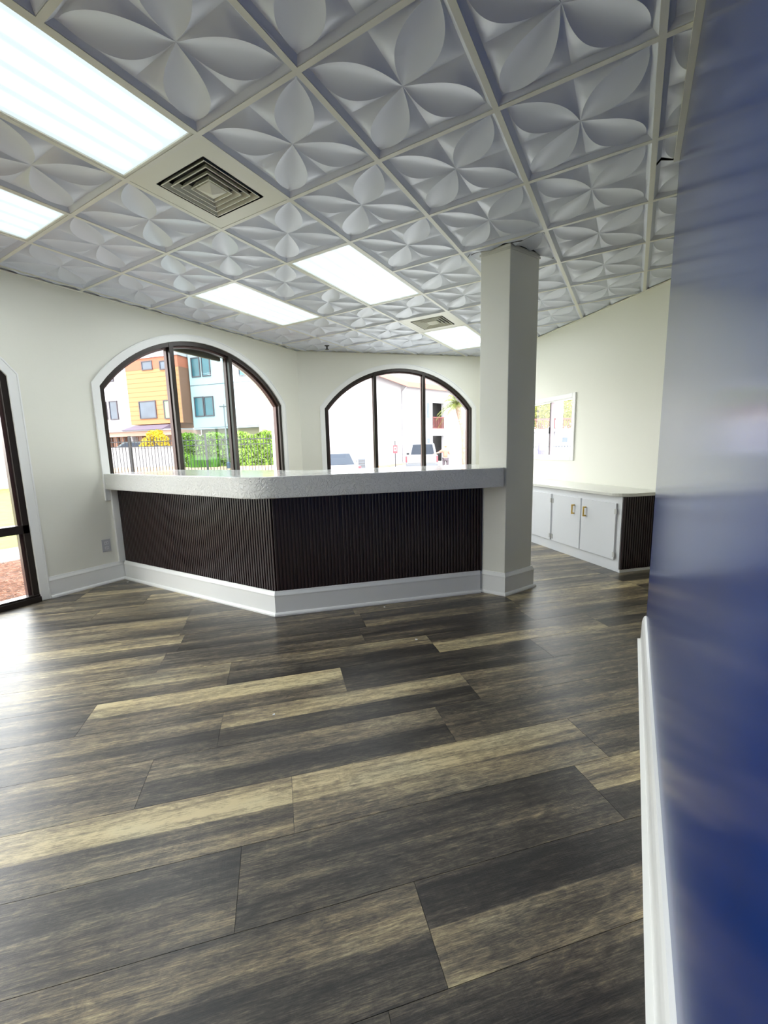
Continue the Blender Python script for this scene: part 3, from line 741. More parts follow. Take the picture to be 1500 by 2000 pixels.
# --- foliage
def leaves(mb, c, rad, nleaf, size, rs, shell=.75):
    for _ in range(nleaf):
        while True:
            v_ = Vector((rs.uniform(-1, 1), rs.uniform(-1, 1), rs.uniform(-1, 1)))
            if shell**2 < v_.length_squared <= 1 or (v_.length_squared < 1 and rs.random() < .15): break
        p = Vector(c)+Vector((v_.x*rad[0], v_.y*rad[1], v_.z*rad[2])); a = Vector((rs.gauss(0, 1), rs.gauss(0, 1), rs.gauss(0, 1))).normalized(); b_ = a.orthogonal().normalized(); s_ = size*rs.uniform(.6, 1.3)
        mb.add([p-a*s_, p+b_*s_*.45, p+a*s_, p-b_*s_*.45], [(0, 1, 2, 3)])
def box_leaves(mb, P_, u0, u1, d0, d1, z0, z1, nleaf, size, rs):
    for _ in range(nleaf):
        f_ = rs.random(); u_ = rs.uniform(u0, u1); d_ = rs.uniform(d0, d1); z_ = rs.uniform(z0, z1)
        if f_ < .6: d_ = d0+rs.uniform(0, .12)
        elif f_ < .9: z_ = z1-rs.uniform(0, .12)+.10*math.sin(u_*5.1)+rs.uniform(0, .1)
        p = P_.T @ Vector((u_, d_, z_)); a = Vector((rs.gauss(0, 1), rs.gauss(0, 1), rs.gauss(0, 1))).normalized(); b_ = a.orthogonal().normalized(); s_ = size*rs.uniform(.6, 1.3)
        mb.add([p-a*s_, p+b_*s_*.55, p+a*s_, p-b_*s_*.55], [(0, 1, 2, 3)])
rs = random.Random(11)
Ph = Plane(gxy(400, 19), RGT[:2])
u0, _z = Ph.uz(352, 860); u1, _z = Ph.uz(532, 860)
hd = thing('hedge', 'dense green hedge behind the black fence outside the large left arch', 'hedge', (Ph.T @ Vector(((u0+u1)/2, 0, .63)))[:])
mb = MB(); box_leaves(mb, Ph, u0, u1, -.05, 1.1, .62, 2.02, 9000, .075, rs); o = mb.build('leaf_mass', E_['leaf'], hd); o['kind'] = 'stuff'
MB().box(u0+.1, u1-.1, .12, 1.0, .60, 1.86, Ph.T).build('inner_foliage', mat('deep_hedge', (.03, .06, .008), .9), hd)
Pg = Plane(gxy(395, 18.4), RGT[:2]); mb = MB(); ug = Pg.uz(400, 900)[0]
for i in range(500):
    x = ug+rs.uniform(-.6, .6); q_ = Pg.T @ Vector((x, rs.uniform(-.2, .2), .6)); mb.add([q_+Vector((-.02, 0, 0)), q_+Vector((.02, 0, 0)), q_+Vector((rs.uniform(-.1, .1), rs.uniform(-.1, .1), rs.uniform(.3, .65)))], [(0, 1, 2)])
o = mb.build('grass_clump', mat('bright_grass', (.10, .26, .02), .8)); setp(o, label='bright green grass clump at the foot of the hedge', category='grass', kind='stuff')
yb = thing('yellow_shrub', 'bright yellow shrub showing above the white wall in the left pane', 'shrub', gpt(300, 24)[:])
mb = MB()
for px, py, r_ in ((290, 866, .42), (300, 851, .40), (317, 860, .40), (309, 848, .3), (284, 872, .3), (322, 872, .3)):
    leaves(mb, at(px, py, 24), (r_, r_, r_*.8), 420, .07, rs, .4)
o = mb.build('blossom_mass', E_['yellow'], yb); o['kind'] = 'stuff'
p0 = gpt(300, 24)
for px, py in ((290, 864), (300, 851), (317, 860)): MB().tube([p0, (p0+at(px, py, 24))/2+Vector((.05, 0, .1)), at(px, py, 24)], [.05, .035, .02], 6).build('stem', E_['twig'], yb)
# --- white retaining wall behind the fence
Pw = Plane(gxy(270, 21.5), RGT[:2]); u0 = Pw.uz(150, 880)[0]; u1 = Pw.uz(353, 880)[0]
o = MB().box(u0, u1, 0, .25, .5, 1.60, Pw.T).box(u0, u1, -.04, .29, 1.60, 1.66, Pw.T).build('low_wall', E_['white']); setp(o, label='low white wall behind the black fence in the left pane', category='wall')
drape('planting_strip', [gxy(170, 15.3), gxy(565, 15.3), gxy(565, 21), gxy(190, 21)], mat('orange_mulch', (.34, .21, .11), .9, var=.3, vscale=2), 'orange mulch strip between the black fence and the low white wall', 'mulch', kind='stuff')
# --- black metal fence
Pf = Plane(gxy(380, 15), RGT[:2]); u0 = Pf.uz(120, 880)[0]; u1 = Pf.uz(600, 880)[0]
fn = thing('metal_fence', 'black metal picket fence outside the large left arched window', 'fence', (Pf.T @ Vector(((u0+u1)/2, 0, .3)))[:])
for z_ in (1.70, 1.52, .55): MB().box(u0, u1, -.015, .015, z_, z_+.028, Pf.T).build('rail', E_['dark'], fn)
c0 = Pf.T @ Vector((u0, 0, 0)); hh = .12
pk = MB().box(-.008, .008, -.008, .008, .3, 1.86, Matrix.Translation(Vector((0, 0, 0)))).build('picket', E_['dark'], fn, local=True)
k = int((u1-u0)/.116)
for i in range(k+1):
    o = pk if i == 0 else pk.copy()
    if i: COL.objects.link(o)
    q_ = Pf.T @ Vector((u0+i*.116, 0, 0)); o.location = q_-Vector(fn.location)
for px in (130, 255, 403, 560):
    u_ = Pf.uz(px, 880)[0]; MB().box(u_-.03, u_+.03, -.03, .03, .2, 1.90, Pf.T).box(u_-.036, u_+.036, -.036, .036, 1.90, 1.92, Pf.T).build('post', E_['dark'], fn)
# --- street lamp
g_ = gpt(444, 17); top_ = at(437, 796, 17)
lp = thing('street_lamp', 'slender grey lamp post standing before the hedge', 'lamp', g_[:])
gx = Vector((top_.x, top_.y, g_.z))
MB().tube([g_+Vector((0, 0, .0)), g_+Vector((0, 0, .22)), g_+Vector((0, 0, .27))], [.085, .085, .05], 12).build('footing', E_['bluebase'], lp)
MB().tube([g_+Vector((0, 0, .2)), Vector((g_.x, g_.y, top_.z))], [.033, .022], 8).build('pole', E_['grey'], lp)
hp_ = Vector((g_.x, g_.y, top_.z)); MB().box(-.17, .12, -.06, .06, 0, .03, Matrix.Translation(hp_) @ frame((0, 0), RGT[:2])).build('lamp_head', E_['grey'], lp)
MB().tube([hp_+Vector((0, 0, .03)), hp_+Vector((0, 0, .10))], .02, 6).build('sensor', E_['grey'], lp)
# --- townhouse
def win(P_, px0, py0, px1, py1, m, parent, off=-.03, split=False, sill=True):
    u0, za = P_.uz(px0, (py0+py1)/2); u1, _ = P_.uz(px1, (py0+py1)/2); z1 = P_.uz((px0+px1)/2, py0)[1]; z0 = P_.uz((px0+px1)/2, py1)[1]
    t_ = .07
    mb = MB()
    for a in ((u0, u0+t_, z0, z1), (u1-t_, u1, z0, z1), (u0+t_, u1-t_, z0, z0+t_), (u0+t_, u1-t_, z1-t_, z1)): mb.box(a[0], a[1], off-.05, off+.06, a[2], a[3], P_.T)
    f_ = mb.build('window', E_['frame'], parent)
    MB().box(u0+t_, u1-t_, off-.01, off+.03, z0+t_, z1-t_, P_.T).build('pane', m, f_); return f_
dA = Vector((.97, .24)); Pc = Plane(gxy(300, 33), dA)
th_ = thing('townhouse', 'three storey townhouse with orange, brick and pale blue fronts beyond the fence', 'building', gpt(300, 33)[:])
uc0 = Pc.uz(250, 770)[0]; uc1 = Pc.uz(353, 770)[0]
zt = Pc.uz(320, 689)[1]; zb_ = Pc.uz(300, 720)[1]; zc = Pc.uz(300, 828)[1]
MB().box(uc0, uc1, 0, 6, zc, zb_, Pc.T).build('orange_wall', E_['orange'], th_)
MB().box(uc0, uc1, -.02, 6, zb_, zt-.25, Pc.T).build('brick_band', E_['brick'], th_)
MB().box(uc0-.05, uc1+.08, -.1, 6, zt-.25, zt, Pc.T).build('parapet', E_['white'], th_)
MB().box(uc1, uc1+.06, -.02, 6, zc, zb_, Pc.T).build('side_wall', E_['brown'], th_)
for z_ in [zc+.35*i for i in range(1, 12) if zc+.35*i < zb_]: MB().box(uc0+.02, uc1-.02, -.012, .0, z_, z_+.025, Pc.T).build('cladding_joint', mat('joint_orange', (.34, .135, .052), .8) if 'joint_orange' not in bpy.data.materials else bpy.data.materials['joint_orange'], th_)
for a in ((277, 705, 298, 723), (312, 704, 331, 722)): win(Pc, *a, E_['palewin'], th_)
win(Pc, 273, 783, 306, 818, E_['palewin'], th_); win(Pc, 321, 781, 341, 818, mat('green_curtained_window', (.16, .22, .14), .3), th_)
Pl = Plane(Pc.T @ Vector((0, .9, 0)), dA)
ul0 = Pl.uz(60, 780)[0]; ul1 = Pc.uz(250, 770)[0]
MB().box(ul0, ul1, 0, 6, 2.9, zt+1.5, Pl.T).build('white_wall', E_['white'], th_)
for a in ((201, 785, 210, 820), (215, 783, 231, 820), (209, 731, 222, 746), (150, 783, 166, 820)): win(Pl, *a, E_['palewin'], th_)
Pr = Plane(Pc.T @ Vector((0, .85, 0)), dA)
ur0 = Pr.uz(372, 760)[0]; ur1 = Pr.uz(503, 790)[0]
MB().box(ur0, ur1, 0, 6, Pr.uz(400, 838)[1], zt+2.0, Pr.T).build('pale_blue_wall', E_['coolwhite'], th_)
for z_ in (Pr.uz(400, 752)[1], Pr.uz(400, 836)[1]): MB().box(ur0, ur1, -.02, 0, z_, z_+.04, Pr.T).build('string_course', E_['frame'] if False else E_['grey'], th_)
for a in ((374, 698, 391, 737), (394, 696, 411, 735), (381, 775, 399, 814), (400, 774, 418, 813), (466, 700, 480, 735)): win(Pr, *a, E_['teal'], th_)
MB().box(ur0, ur1, .8, 1.2, .7, Pr.uz(400, 838)[1], Pr.T).build('olive_beam', E_['olive'], th_)
Pt = Plane(Pc.T @ Vector((0, .2, 0)), dA); ut0 = Pt.uz(503, 790)[0]; ut1 = Pt.uz(575, 790)[0]
MB().box(ut0, ut1, 0, 3, .7, zt+1, Pt.T).build('cream_wall', E_['tan'], th_)
zb1 = Pc.uz(280, 843)[1]; zb0 = Pc.uz(280, 852)[1]
MB().box(ul0, uc1+.3, -.6, 1.5, zb0, zb1, Pc.T).build('soffit_beam', E_['soffit'], th_)
MB().box(ul0, uc1+.3, -.8, 1.5, zb1, zb1+.08, Pc.T).build('white_ledge', E_['white'], th_)
z1_ = Pc.uz(300, 830)[1]
q0, q1 = Pc.uz(262, 832)[0], Pc.uz(333, 832)[0]
MB().add([Pc.T @ Vector(p) for p in ((q0-.4, -1.0, zb1+.08), (q1+.1, -1.0, zb1+.08), (q1, 0, z1_), (q0, 0, z1_), (q0-.4, 0, zb1+.08), (q1+.1, 0, zb1+.08))], [(0, 1, 2, 3), (0, 3, 4), (1, 5, 2), (0, 4, 5, 1), (4, 3, 2, 5)]).build('canopy', E_['canopy'], th_)
MB().box(ul0, uc1, 1.4, 1.6, .6, zb0, Pc.T).build('porch_back_wall', E_['soffit'], th_)
for px in (196, 217, 232, 245, 262, 282, 345): u_ = Pc.uz(px, 862)[0]; MB().box(u_-.16, u_+.16, -.3, .1, .6, zb0, Pc.T).build('porch_pillar', E_['brown'] if px not in (262, 345) else E_['white'], th_)
o = MB().box(Pc.uz(286, 862)[0], Pc.uz(306, 862)[0], 1.3, 1.42, .8, zb0-.2, Pc.T).build('porch_door', E_['brown'], th_)
# --- generic car, built along +y (front), x across
def car(label, loc, rz, L, W, Ht, paint, pick=False, cat='car', name='car'):
    t_ = thing(name, label, cat, loc, rz); h_ = W/2
    hood = .62*Ht if not pick else .60*Ht; belt = (.66 if not pick else .58)*Ht; base = .20*Ht
    prof = [(-L/2, base+.06), (-L/2-.02, belt*.8), (-L/2+.04, belt), (L*.22, belt), (L*.46, hood*.86), (L/2, hood*.6), (L/2, base+.05), (L*.40, base), (-L*.42, base)]
    mb = MB(); k = len(prof); vs = []
    for x, ins in ((-h_, .06), (-h_+.10, 0), (h_-.10, 0), (h_, .06)):
        for y, z_ in prof: cy, cz = 0, belt*.62; vs.append((x, y*(1-ins*.35), cz+(z_-cz)*(1-ins*1.4)))
    fs = [(s_*k+i, s_*k+(i+1) % k, (s_+1)*k+(i+1) % k, (s_+1)*k+i) for s_ in range(3) for i in range(k)]+[tuple(range(k-1, -1, -1)), tuple(3*k+i for i in range(k))]
    mb.add(vs, fs).build('body', paint, t_, local=True, bevel=.03)
    c0, c1, c2, c3 = ((-L*.16, -L*.12, L*.10, L*.24) if pick else (-L*.42, -L*.24, L*.08, L*.24))
    a = h_-.08; b_ = h_-.24; zt_ = Ht
    ring = lambda y0, y1, x_, z_: [(-x_, y0, z_), (x_, y0, z_), (x_, y1, z_), (-x_, y1, z_)]
    cabv = ring(c0, c3, a, belt-.02)+ring(c1, c2, b_, zt_)
    MB().add(cabv, [(0, 1, 5, 4), (1, 2, 6, 5), (2, 3, 7, 6), (3, 0, 4, 7), (4, 5, 6, 7), (3, 2, 1, 0)]).build('cabin', paint, t_, local=True, bevel=.03)
    def gl(quad, nm):      # window inset on a cabin face, slightly proud
        q_ = [Vector(p) for p in quad]; c = sum(q_, Vector())/4; nrm = (q_[1]-q_[0]).cross(q_[2]-q_[0]).normalized()
        q_ = [c+(p-c)*.84 for p in q_]; MB().add([p+nrm*.012 for p in q_]+[p-nrm*.01 for p in q_], [(0, 1, 2, 3), (7, 6, 5, 4), (0, 4, 5, 1), (1, 5, 6, 2), (2, 6, 7, 3), (3, 7, 4, 0)]).build(nm, E_['carglass'], t_, local=True)
    V8 = cabv; gl([V8[0], V8[1], V8[5], V8[4]], 'rear_window'); gl([V8[1], V8[2], V8[6], V8[5]], 'side_window'); gl([V8[3], V8[0], V8[4], V8[7]], 'side_window'); gl([V8[2], V8[3], V8[7], V8[6]], 'windscreen')
    for sx_ in (-1, 1):
        MB().box(sx_*h_-.10*(sx_ > 0)-.0, sx_*h_+.10*(sx_ < 0), -L/2-.03, -L/2+.06, belt*.62, belt*.97).build('tail_light', E_['red'], t_, local=True, bevel=.01)
        MB().box(min(sx_*h_, sx_*(h_+.18)), max(sx_*h_, sx_*(h_+.18)), L*.17, L*.20, belt, belt+.14).build('mirror', E_['grey'] if not pick else E_['dark'], t_, local=True, bevel=.02)
        for y in (-L*.30, L*.32):
            r_ = Ht*.215; MB().tube([(sx_*(h_-.16), y, r_), (sx_*(h_+.01), y, r_)], r_, 18).build('wheel', E_['tyre'], t_, local=True)
    MB().box(-h_+.05, h_-.05, -L/2-.10, -L/2+.02, base, base+.17).build('bumper', E_['grey'], t_, local=True, bevel=.02)
    if pick:
        MB().box(-h_+.14, h_-.14, -L/2-.035, -L/2-.01, base+.22, belt-.02).build('tailgate', paint, t_, local=True, bevel=.01)
        MB().box(-.12, .12, -L/2-.05, -L/2-.03, belt-.16, belt-.12).build('handle', E_['grey'], t_, local=True)
    return t_
def head(px, D, turn=0):
    p = gpt(px, D); a = math.atan2(p.x-CAM.x, p.y-CAM.y); return p, -a+turn
p, a = head(262, 27); car('dark grey parked car behind the low white wall, beside the yellow shrub', (p.x, p.y, p.z-.05), a+1.2, 4.3, 1.75, 1.5, E_['cargrey'])
p, a = head(826, 28, -.03); car('white pickup truck parked with its tailgate to the room, seen in the second arched window', p[:], a, 5.4, 1.98, 1.78, E_['carwhite'], True, 'truck', 'pickup_truck')
p, a = head(653, 18.5, .05); car('white saloon car at the left side of the second arched window', p[:], a, 4.6, 1.82, 1.46, E_['carwhite'])
# --- white building with orange roof
def gate(cx_, D): x, y = gxy(cx_, D); return Vector((x, y))
Kp, Lp, Rp = gate(786, 35), gate(640, 24), gate(848, 37.6)
Lp = Kp+(Lp-Kp)*1.0; Rp = Kp+(Rp-Kp)*3.2
wb = thing('white_building', 'two storey white building with an orange tiled roof seen through the second arched window', 'building', (Kp.x, Kp.y, 0))
P1 = Plane(Lp, Kp-Lp); P2 = Plane(Kp, Rp-Kp); l1 = (Kp-Lp).length; l2 = (Rp-Kp).length; ZE = 6.5
MB().box(0, l1, 0, .3, -.4, ZE, P1.T).build('side_wall', E_['white'], wb)
hb = []
def uu(px, y=830): return P2.uz(px, y)[0]
bx0, bx1 = uu(845), uu(867); zz = lambda y: P2.uz(856, y)[1]
holes = [(bx0, bx1, zz(815)-.0, zz(787)), (bx0, bx1, .05, zz(851))]
zr1 = zz(815); zr0 = zz(837)
mb = MB(); mb.box(0, bx0, 0, .3, -.3, ZE, P2.T).box(bx1, l2, 0, .3, -.3, ZE, P2.T)
mb.box(bx0, bx1, 0, .3, zz(787), ZE, P2.T).box(bx0, bx1, 0, .3, zz(851), zr0, P2.T).build('front_wall', E_['white'], wb)
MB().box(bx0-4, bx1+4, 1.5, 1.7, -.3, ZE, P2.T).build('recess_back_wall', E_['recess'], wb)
MB().box(bx0, bx1, .3, 1.5, zz(851)+.1, zr0, P2.T).build('balcony_floor', E_['soffit'], wb)
rl = MB().box(bx0, bx1, -.06, 0, zr1-.06, zr1+.02, P2.T).box(bx0, bx1, -.06, 0, zr0, zr0+.06, P2.T).build('balcony_rail', E_['rail'], wb)
for i in range(11):
    u_ = bx0+.05+(bx1-bx0-.1)*i/10; MB().box(u_-.02, u_+.02, -.05, -.01, zr0, zr1, P2.T).build('baluster', E_['rail'], rl)
MB().box(bx0+.75, bx0+1.0+.4, 1.42, 1.5, .05, zz(860), P2.T).build('door', E_['olive'], wb)
for y0, y1 in ((788, 817), (856, 868)): MB().box(uu(834), uu(839), -.02, 0, zz(y1), zz(y0), P2.T).build('window', E_['palewin'], wb)
MB().tube([P1.T @ Vector((l1+.02, -.5, ZE-.15)), P1.T @ Vector((l1+.02, -.08, ZE-.6)), P1.T @ Vector((l1+.02, -.08, .1))], .07, 8).build('downspout', E_['white'], wb)
n1 = P1.n; n2 = P2.n
def off(p, n_, d_): return Vector((p.x, p.y, 0))+n_*d_
nm = (n1+n2).normalized(); cs = nm.dot(n1)
e0_, e1_, e2_ = off(Lp, n1, -.6), off(Kp, nm, -.6/cs), off(Rp, n2, -.6); r0_, r1_, r2_ = off(Lp, n1, 5.5), off(Kp, nm, 5.5/cs), off(Rp, n2, 5.5)
Z = lambda v_, z_: Vector((v_.x, v_.y, z_))
MB().add([Z(e0_, ZE+.1), Z(e1_, ZE+.1), Z(e2_, ZE+.1), Z(r0_, ZE+1.95), Z(r1_, ZE+1.95), Z(r2_, ZE+1.95), Z(e0_, ZE), Z(e1_, ZE), Z(e2_, ZE), Z(r0_, ZE), Z(r1_, ZE), Z(r2_, ZE)],
    [(0, 1, 4, 3), (1, 2, 5, 4), (6, 9, 10, 7), (7, 10, 11, 8), (0, 6, 7, 1), (1, 7, 8, 2), (0, 3, 9, 6), (2, 8, 11, 5), (3, 4, 10, 9), (4, 5, 11, 10)]).build('tiled_roof', E_['roof'], wb)
MB().add([Z(e0_-n1*.05, ZE+.12), Z(e1_-nm*.05, ZE+.12), Z(e2_-n2*.05, ZE+.12), Z(e0_-n1*.05, ZE-.28), Z(e1_-nm*.05, ZE-.28), Z(e2_-n2*.05, ZE-.28), Z(e0_, ZE+.12), Z(e1_, ZE+.12), Z(e2_, ZE+.12), Z(e0_, ZE-.28), Z(e1_, ZE-.28), Z(e2_, ZE-.28)],
    [(0, 1, 4, 3), (1, 2, 5, 4), (6, 9, 10, 7), (7, 10, 11, 8), (0, 6, 7, 1), (1, 7, 8, 2), (3, 4, 10, 9), (4, 5, 11, 10)]).build('fascia', E_['fascia'], wb)
drape('flower_bed', [tuple(off(Lp, n1, -1.1)[:2]), tuple(off(Kp, n1, -1.1)[:2]), tuple(Kp), tuple(Lp)][::1], E_['straw'] if False else bpy.data.materials['orange_mulch'], 'orange mulch strip along the foot of the white building', 'mulch', h=.03, kind='stuff')
# AC units
for k_, (px, D, w_) in enumerate(((688, 23.2, .45), (706, 24.6, .42))):
    p, a = head(px, D, 0); t_ = thing('air_conditioner', ['darker, left hand air conditioning unit at the foot of the white building', 'paler, right hand air conditioning unit at the foot of the white building'][k_], 'air conditioner', p[:], a)
    MB().box(-w_/2, w_/2, 0, .4, .0, 1.05).build('casing', E_['grey'], t_, local=True, bevel=.02)
    for z_ in (.15, .3, .45, .6, .75, .9): MB().box(-w_/2+.03, w_/2-.03, -.012, 0, z_, z_+.05).build('grille_slat', E_['dark'] if k_ == 0 else E_['recess'], t_, local=True)
# red sign
p, a = head(772, 25)
sg = thing('parking_sign', 'small red and white sign on a thin dark post before the white building', 'sign', p[:], a)
MB().box(-.03, .03, 0, .04, 0, 1.72-p.z).build('post', E_['dark'], sg, local=True)
zs = 1.224-.28
MB().box(-.14, .14, -.02, 0, zs-p.z+.02, zs+.50-p.z).build('panel', E_['red'], sg, local=True)
MB().box(-.085, .085, -.026, -.02, zs+.16-p.z, zs+.42-p.z).build('white_field', E_['white'], sg, local=True)
MB().tube([(0, -.03, zs+.29-p.z), (0, -.034, zs+.29-p.z)], .06, 12).build('emblem', E_['red'], sg, local=True)
# person: skinned figure
def skin(name, pts, edges, rad, m, parent, sub=1):
    me = bpy.data.meshes.new(name); me.from_pydata(pts, edges, []); o = bpy.data.objects.new(name, me); COL.objects.link(o); o.parent = parent
    sk = o.modifiers.new('skin', 'SKIN'); sk.use_smooth_shade = True
    for i, r_ in enumerate(rad): me.skin_vertices[0].data[i].radius = (r_, r_) if not isinstance(r_, tuple) else r_
    me.skin_vertices[0].data[0].use_root = True
    sb = o.modifiers.new('sub', 'SUBSURF'); sb.levels = sub; sb.render_levels = sub; me.materials.append(m); return o
for o_ in (0,):
    p, a = head(870, 25.2, 0)
    pn = thing('person', 'person in a coral shirt, sand cap and dark trousers reaching towards the white pickup truck', 'person', p[:], a+.25)
    me0 = bpy.data.meshes.new('x')
    # x right, y away from the room
    P_ = [(0, 0, .93), (0, 0, 1.10), (0, .01, 1.30), (0, .01, 1.44), (0, .0, 1.52), (0, -.01, 1.62), (0, 0, 1.73),
          (-.17, 0, 1.42), (-.38, .06, 1.30), (-.60, .10, 1.24), (-.68, .11, 1.22), (.18, 0, 1.42), (.26, .02, 1.15), (.22, -.10, .93), (.21, -.14, .86),
          (-.10, 0, .88), (-.11, .02, .50), (-.11, .05, .08), (-.11, -.08, .04), (.10, 0, .88), (.12, -.04, .50), (.13, .02, .08), (.13, -.11, .04)]
    Ed = [(0, 1), (1, 2), (2, 3), (3, 4), (4, 5), (5, 6), (3, 7), (7, 8), (8, 9), (9, 10), (3, 11), (11, 12), (12, 13), (13, 14), (0, 15), (15, 16), (16, 17), (17, 18), (0, 19), (19, 20), (20, 21), (21, 22)]
    Rd = [(.15, .11), (.13, .10), (.16, .11), (.12, .09), .055, .095, .075, .07, .048, .035, .03, .07, .048, .035, .03, .09, .062, .042, .04, .09, .062, .042, .04]
    body_ = skin('body', P_, Ed, Rd, E_['skin'], pn)
    for hx, hy, hz, dx_, dy_, dz_ in ((-.68, .11, 1.22, -1, .1, -.15), (.21, -.14, .86, -.05, -.3, -1)):
        for f_ in range(5):
            sp2 = (f_-2)*.017; L_ = (.05, .075, .08, .075, .06)[f_]
            b0 = Vector((hx, hy+sp2, hz)); d_ = Vector((dx_, dy_, dz_)).normalized()
            skin('thumb' if f_ == 0 else 'finger', [tuple(b0), tuple(b0+d_*L_*.6), tuple(b0+d_*L_+Vector((0, 0, -.015)))], [(0, 1), (1, 2)], [.010, .009, .007], E_['skin'], pn, 1)
    skin('shirt', [P_[i] for i in (0, 1, 2, 3, 7, 8, 11, 12)], [(0, 1), (1, 2), (2, 3), (3, 4), (4, 5), (3, 6), (6, 7)], [(.175, .14), (.165, .13), (.185, .135), (.13, .11), .09, .072, .09, .075], E_['coral'], pn)
    skin('trousers', [P_[i] for i in (0, 15, 16, 17, 19, 20, 21)], [(0, 1), (1, 2), (2, 3), (0, 4), (4, 5), (5, 6)], [(.165, .13), .105, .085, .07, .105, .085, .07], E_['trouser'], pn)
    mb = MB(); seg = 14
    for i, (r_, z_) in enumerate(((.108, 1.66), (.110, 1.70), (.09, 1.755), (.04, 1.785))): pass
    MB().tube([(0, -.005, 1.665), (0, -.005, 1.70), (0, 0, 1.755), (0, 0, 1.79)], [.112, .112, .09, .03], 14).box(-.07, .07, -.20, -.09, 1.665, 1.68).build('cap', E_['cap'], pn, local=True)
    MB().tube([(0, -.09, 1.62), (0, -.125, 1.60)], [.02, .014], 6).build('nose', E_['skin'], pn, local=True)
    for s_ in (-1, 1):
        MB().tube([(s_*.088, 0, 1.60), (s_*.104, 0, 1.64)], [.02, .022], 6).build('ear', E_['skin'], pn, local=True)
        MB().tube([(s_*.035, -.092, 1.63), (s_*.035, -.100, 1.63)], .012, 6).build('eye', E_['dark'], pn, local=True)
        MB().box(s_*.12-.05, s_*.12+.05, -.16, .10, 0, .08).build('shoe', E_['trouser'], pn, local=True, bevel=.02)
# palm tree
tp_ = at(893, 792, 25); gb = gpt(908, 25)
pm = thing('palm_tree', 'palm tree with drooping yellow green fronds at the right side of the second arched window', 'tree', gb[:])
MB().tube([gb, gb+Vector((-.05, 0, 1.2)), (tp_+gb)/2+Vector((.12, .05, .5)), tp_], [.17, .15, .14, .16], 10).build('trunk', mat('palm_bark', (.24, .16, .12), .9, var=.4, vscale=9), pm)
fm = mat('palm_frond', (.13, .15, .025), .7, var=.4, vscale=3)
for i in range(34):
    a = rs.uniform(0, 2*PI); el = rs.uniform(-.5, 1.25); L_ = rs.uniform(1.15, 1.6); mb = MB(); pts = []
    for j in range(7):
        t_ = j/6; h_ = L_*(t_*math.cos(el)); z_ = L_*(t_*math.sin(el))-.75*t_*t_*L_*.8; pts.append(tp_+Vector((math.cos(a)*h_, math.sin(a)*h_, z_+.1)))
    mb.tube(pts, [.02, .018, .015, .012, .010, .007, .004], 4)
    for j in range(1, 7):
        for s_ in (-1, 1):
            for q_ in (0, .33, .66):
                p_ = pts[j-1].lerp(pts[j], q_); sd_ = Vector((-math.sin(a), math.cos(a), 0))*s_; ln = .34*(1-.5*j/6); d_ = (pts[j]-pts[j-1]).normalized()
                mb.add([p_, p_+d_*.035, p_+sd_*ln*.8+d_*.15+Vector((0, 0, -.18*ln/.3))], [(0, 1, 2)])
    mb.build('frond', fm, pm)
# --- view through the small square window
Pz = Plane(gxy(1080, 40), RGT[:2])
cb_ = thing('walkway_building', 'white building with an upper walkway and red railing seen through the small square window', 'building', (Pz.T @ Vector((0, 0, 0)))[:])
zf = lambda y: Pz.uz(1085, y)[1]
w0_, w1_ = Pz.uz(1000, 850)[0], Pz.uz(1165, 850)[0]
MB().box(w0_, w1_, 0, .4, 0, zf(839), Pz.T).build('lower_wall', E_['white'], cb_)
MB().box(w0_, w1_, -.3, 3, zf(843), zf(838), Pz.T).build('walkway_slab', E_['white'], cb_)
rl = MB().box(w0_, w1_, -.22, -.16, zf(820), zf(817), Pz.T).box(w0_, w1_, -.22, -.16, zf(837), zf(836), Pz.T).build('walkway_railing', E_['rail'], cb_)
for i in range(46):
    u_ = w0_+.08+i*(w1_-w0_-.16)/45; MB().box(u_-.028, u_+.028, -.21, -.17, zf(837), zf(818), Pz.T).build('baluster', E_['rail'], rl)
MB().box(Pz.uz(1083, 830)[0], Pz.uz(1096, 830)[0], -.35, .2, 0, zf(780), Pz.T).build('pillar', E_['white'], cb_)
MB().box(Pz.uz(1093, 858)[0], Pz.uz(1108, 858)[0], -.03, .0, zf(864), zf(855), Pz.T).build('window', E_['palewin'], cb_)
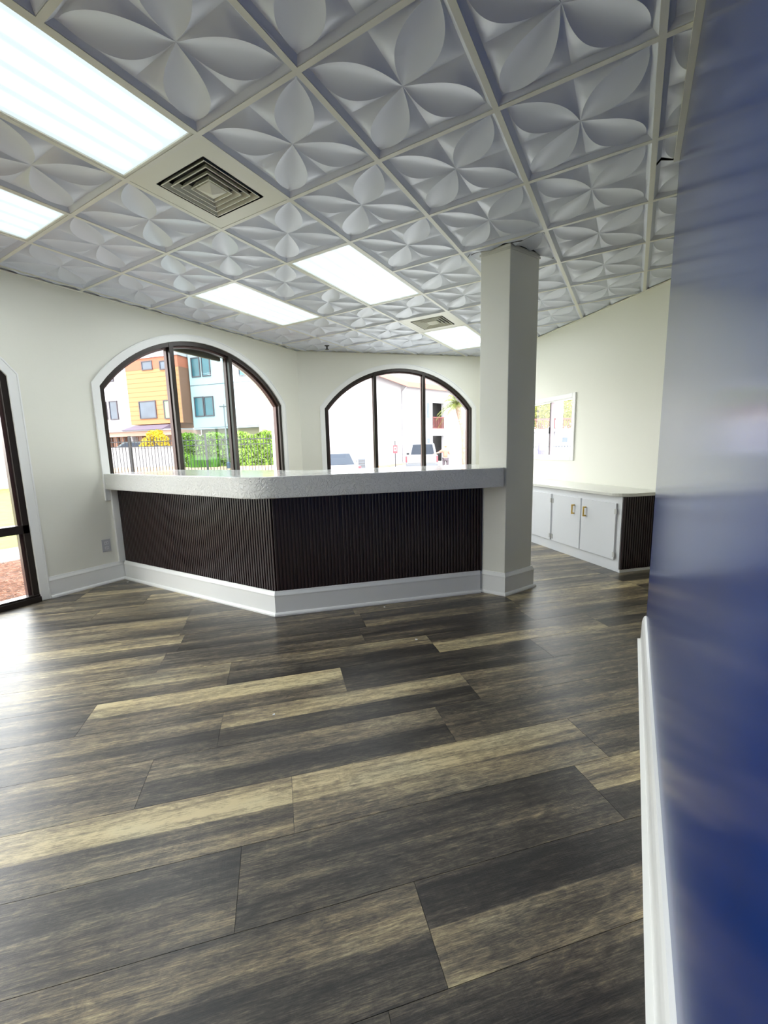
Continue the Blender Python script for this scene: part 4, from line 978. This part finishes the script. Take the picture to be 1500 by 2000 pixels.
for k_, (px, py, D, r_, lb) in enumerate(((1052, 800, 46, 2.6, 'yellow green tree behind the red railing, left of the window post'), (1085, 790, 62, 4.2, 'sunlit yellow green tree behind the white pillar'), (1116, 797, 52, 3.0, 'yellow green tree behind the red railing at the right side of the small window'))):
    c = at(px, py, D); g2 = gpt(px, D); t_ = thing('leafy_tree', lb, 'tree', g2[:])
    MB().tube([g2, Vector((g2.x+.2, g2.y, (g2.z+c.z)/2)), c], [.3, .25, .15], 8).build('trunk', E_['twig'], t_)
    mb = MB(); leaves(mb, c, (r_, r_, r_*.85), 2600, .22, rs, .5); o = mb.build('crown', E_['leaf2'], t_); o['kind'] = 'stuff'
g3 = gpt(1057, 16); um = thing('patio_umbrella', 'folded mauve patio umbrella outside the small square window', 'umbrella', g3[:])
ut = at(1061, 857, 16).z
MB().tube([g3, Vector((g3.x, g3.y, ut))], .025, 8).build('pole', E_['grey'], um)
cx_ = Vector((g3.x, g3.y, 0)); MB().tube([cx_+Vector((0, 0, ut-.62)), cx_+Vector((0, 0, ut-.4)), cx_+Vector((0, 0, ut-.12)), cx_+Vector((0, 0, ut))], [.10, .14, .10, .02], 9).build('canopy', E_['mauve'], um)
Pp = Plane(gxy(1080, 20), RGT[:2]); u0, u1 = Pp.uz(1020, 870)[0], Pp.uz(1150, 870)[0]
pf = thing('pool_fence', 'low white fence with dark post caps outside the small square window', 'fence', (Pp.T @ Vector(((u0+u1)/2, 0, 0)))[:])
MB().box(u0, u1, 0, .05, 1.02, 1.08, Pp.T).box(u0, u1, 0, .05, .2, .26, Pp.T).build('rail', E_['white'], pf)
for i in range(24):
    u_ = u0+i*(u1-u0)/23; o = MB().box(u_-.035, u_+.035, -.02, .07, -.3, 1.13, Pp.T).build('fence_post', E_['white'], pf); MB().box(u_-.04, u_+.04, -.025, .075, 1.13, 1.19, Pp.T).build('cap', E_['grey'], o)
o = MB().box(u0, u1, .3, 3.5, -.4, .72, Pp.T).build('pool_cover', E_['pool']); setp(o, label='pale blue raised pool behind the low white fence', category='pool')
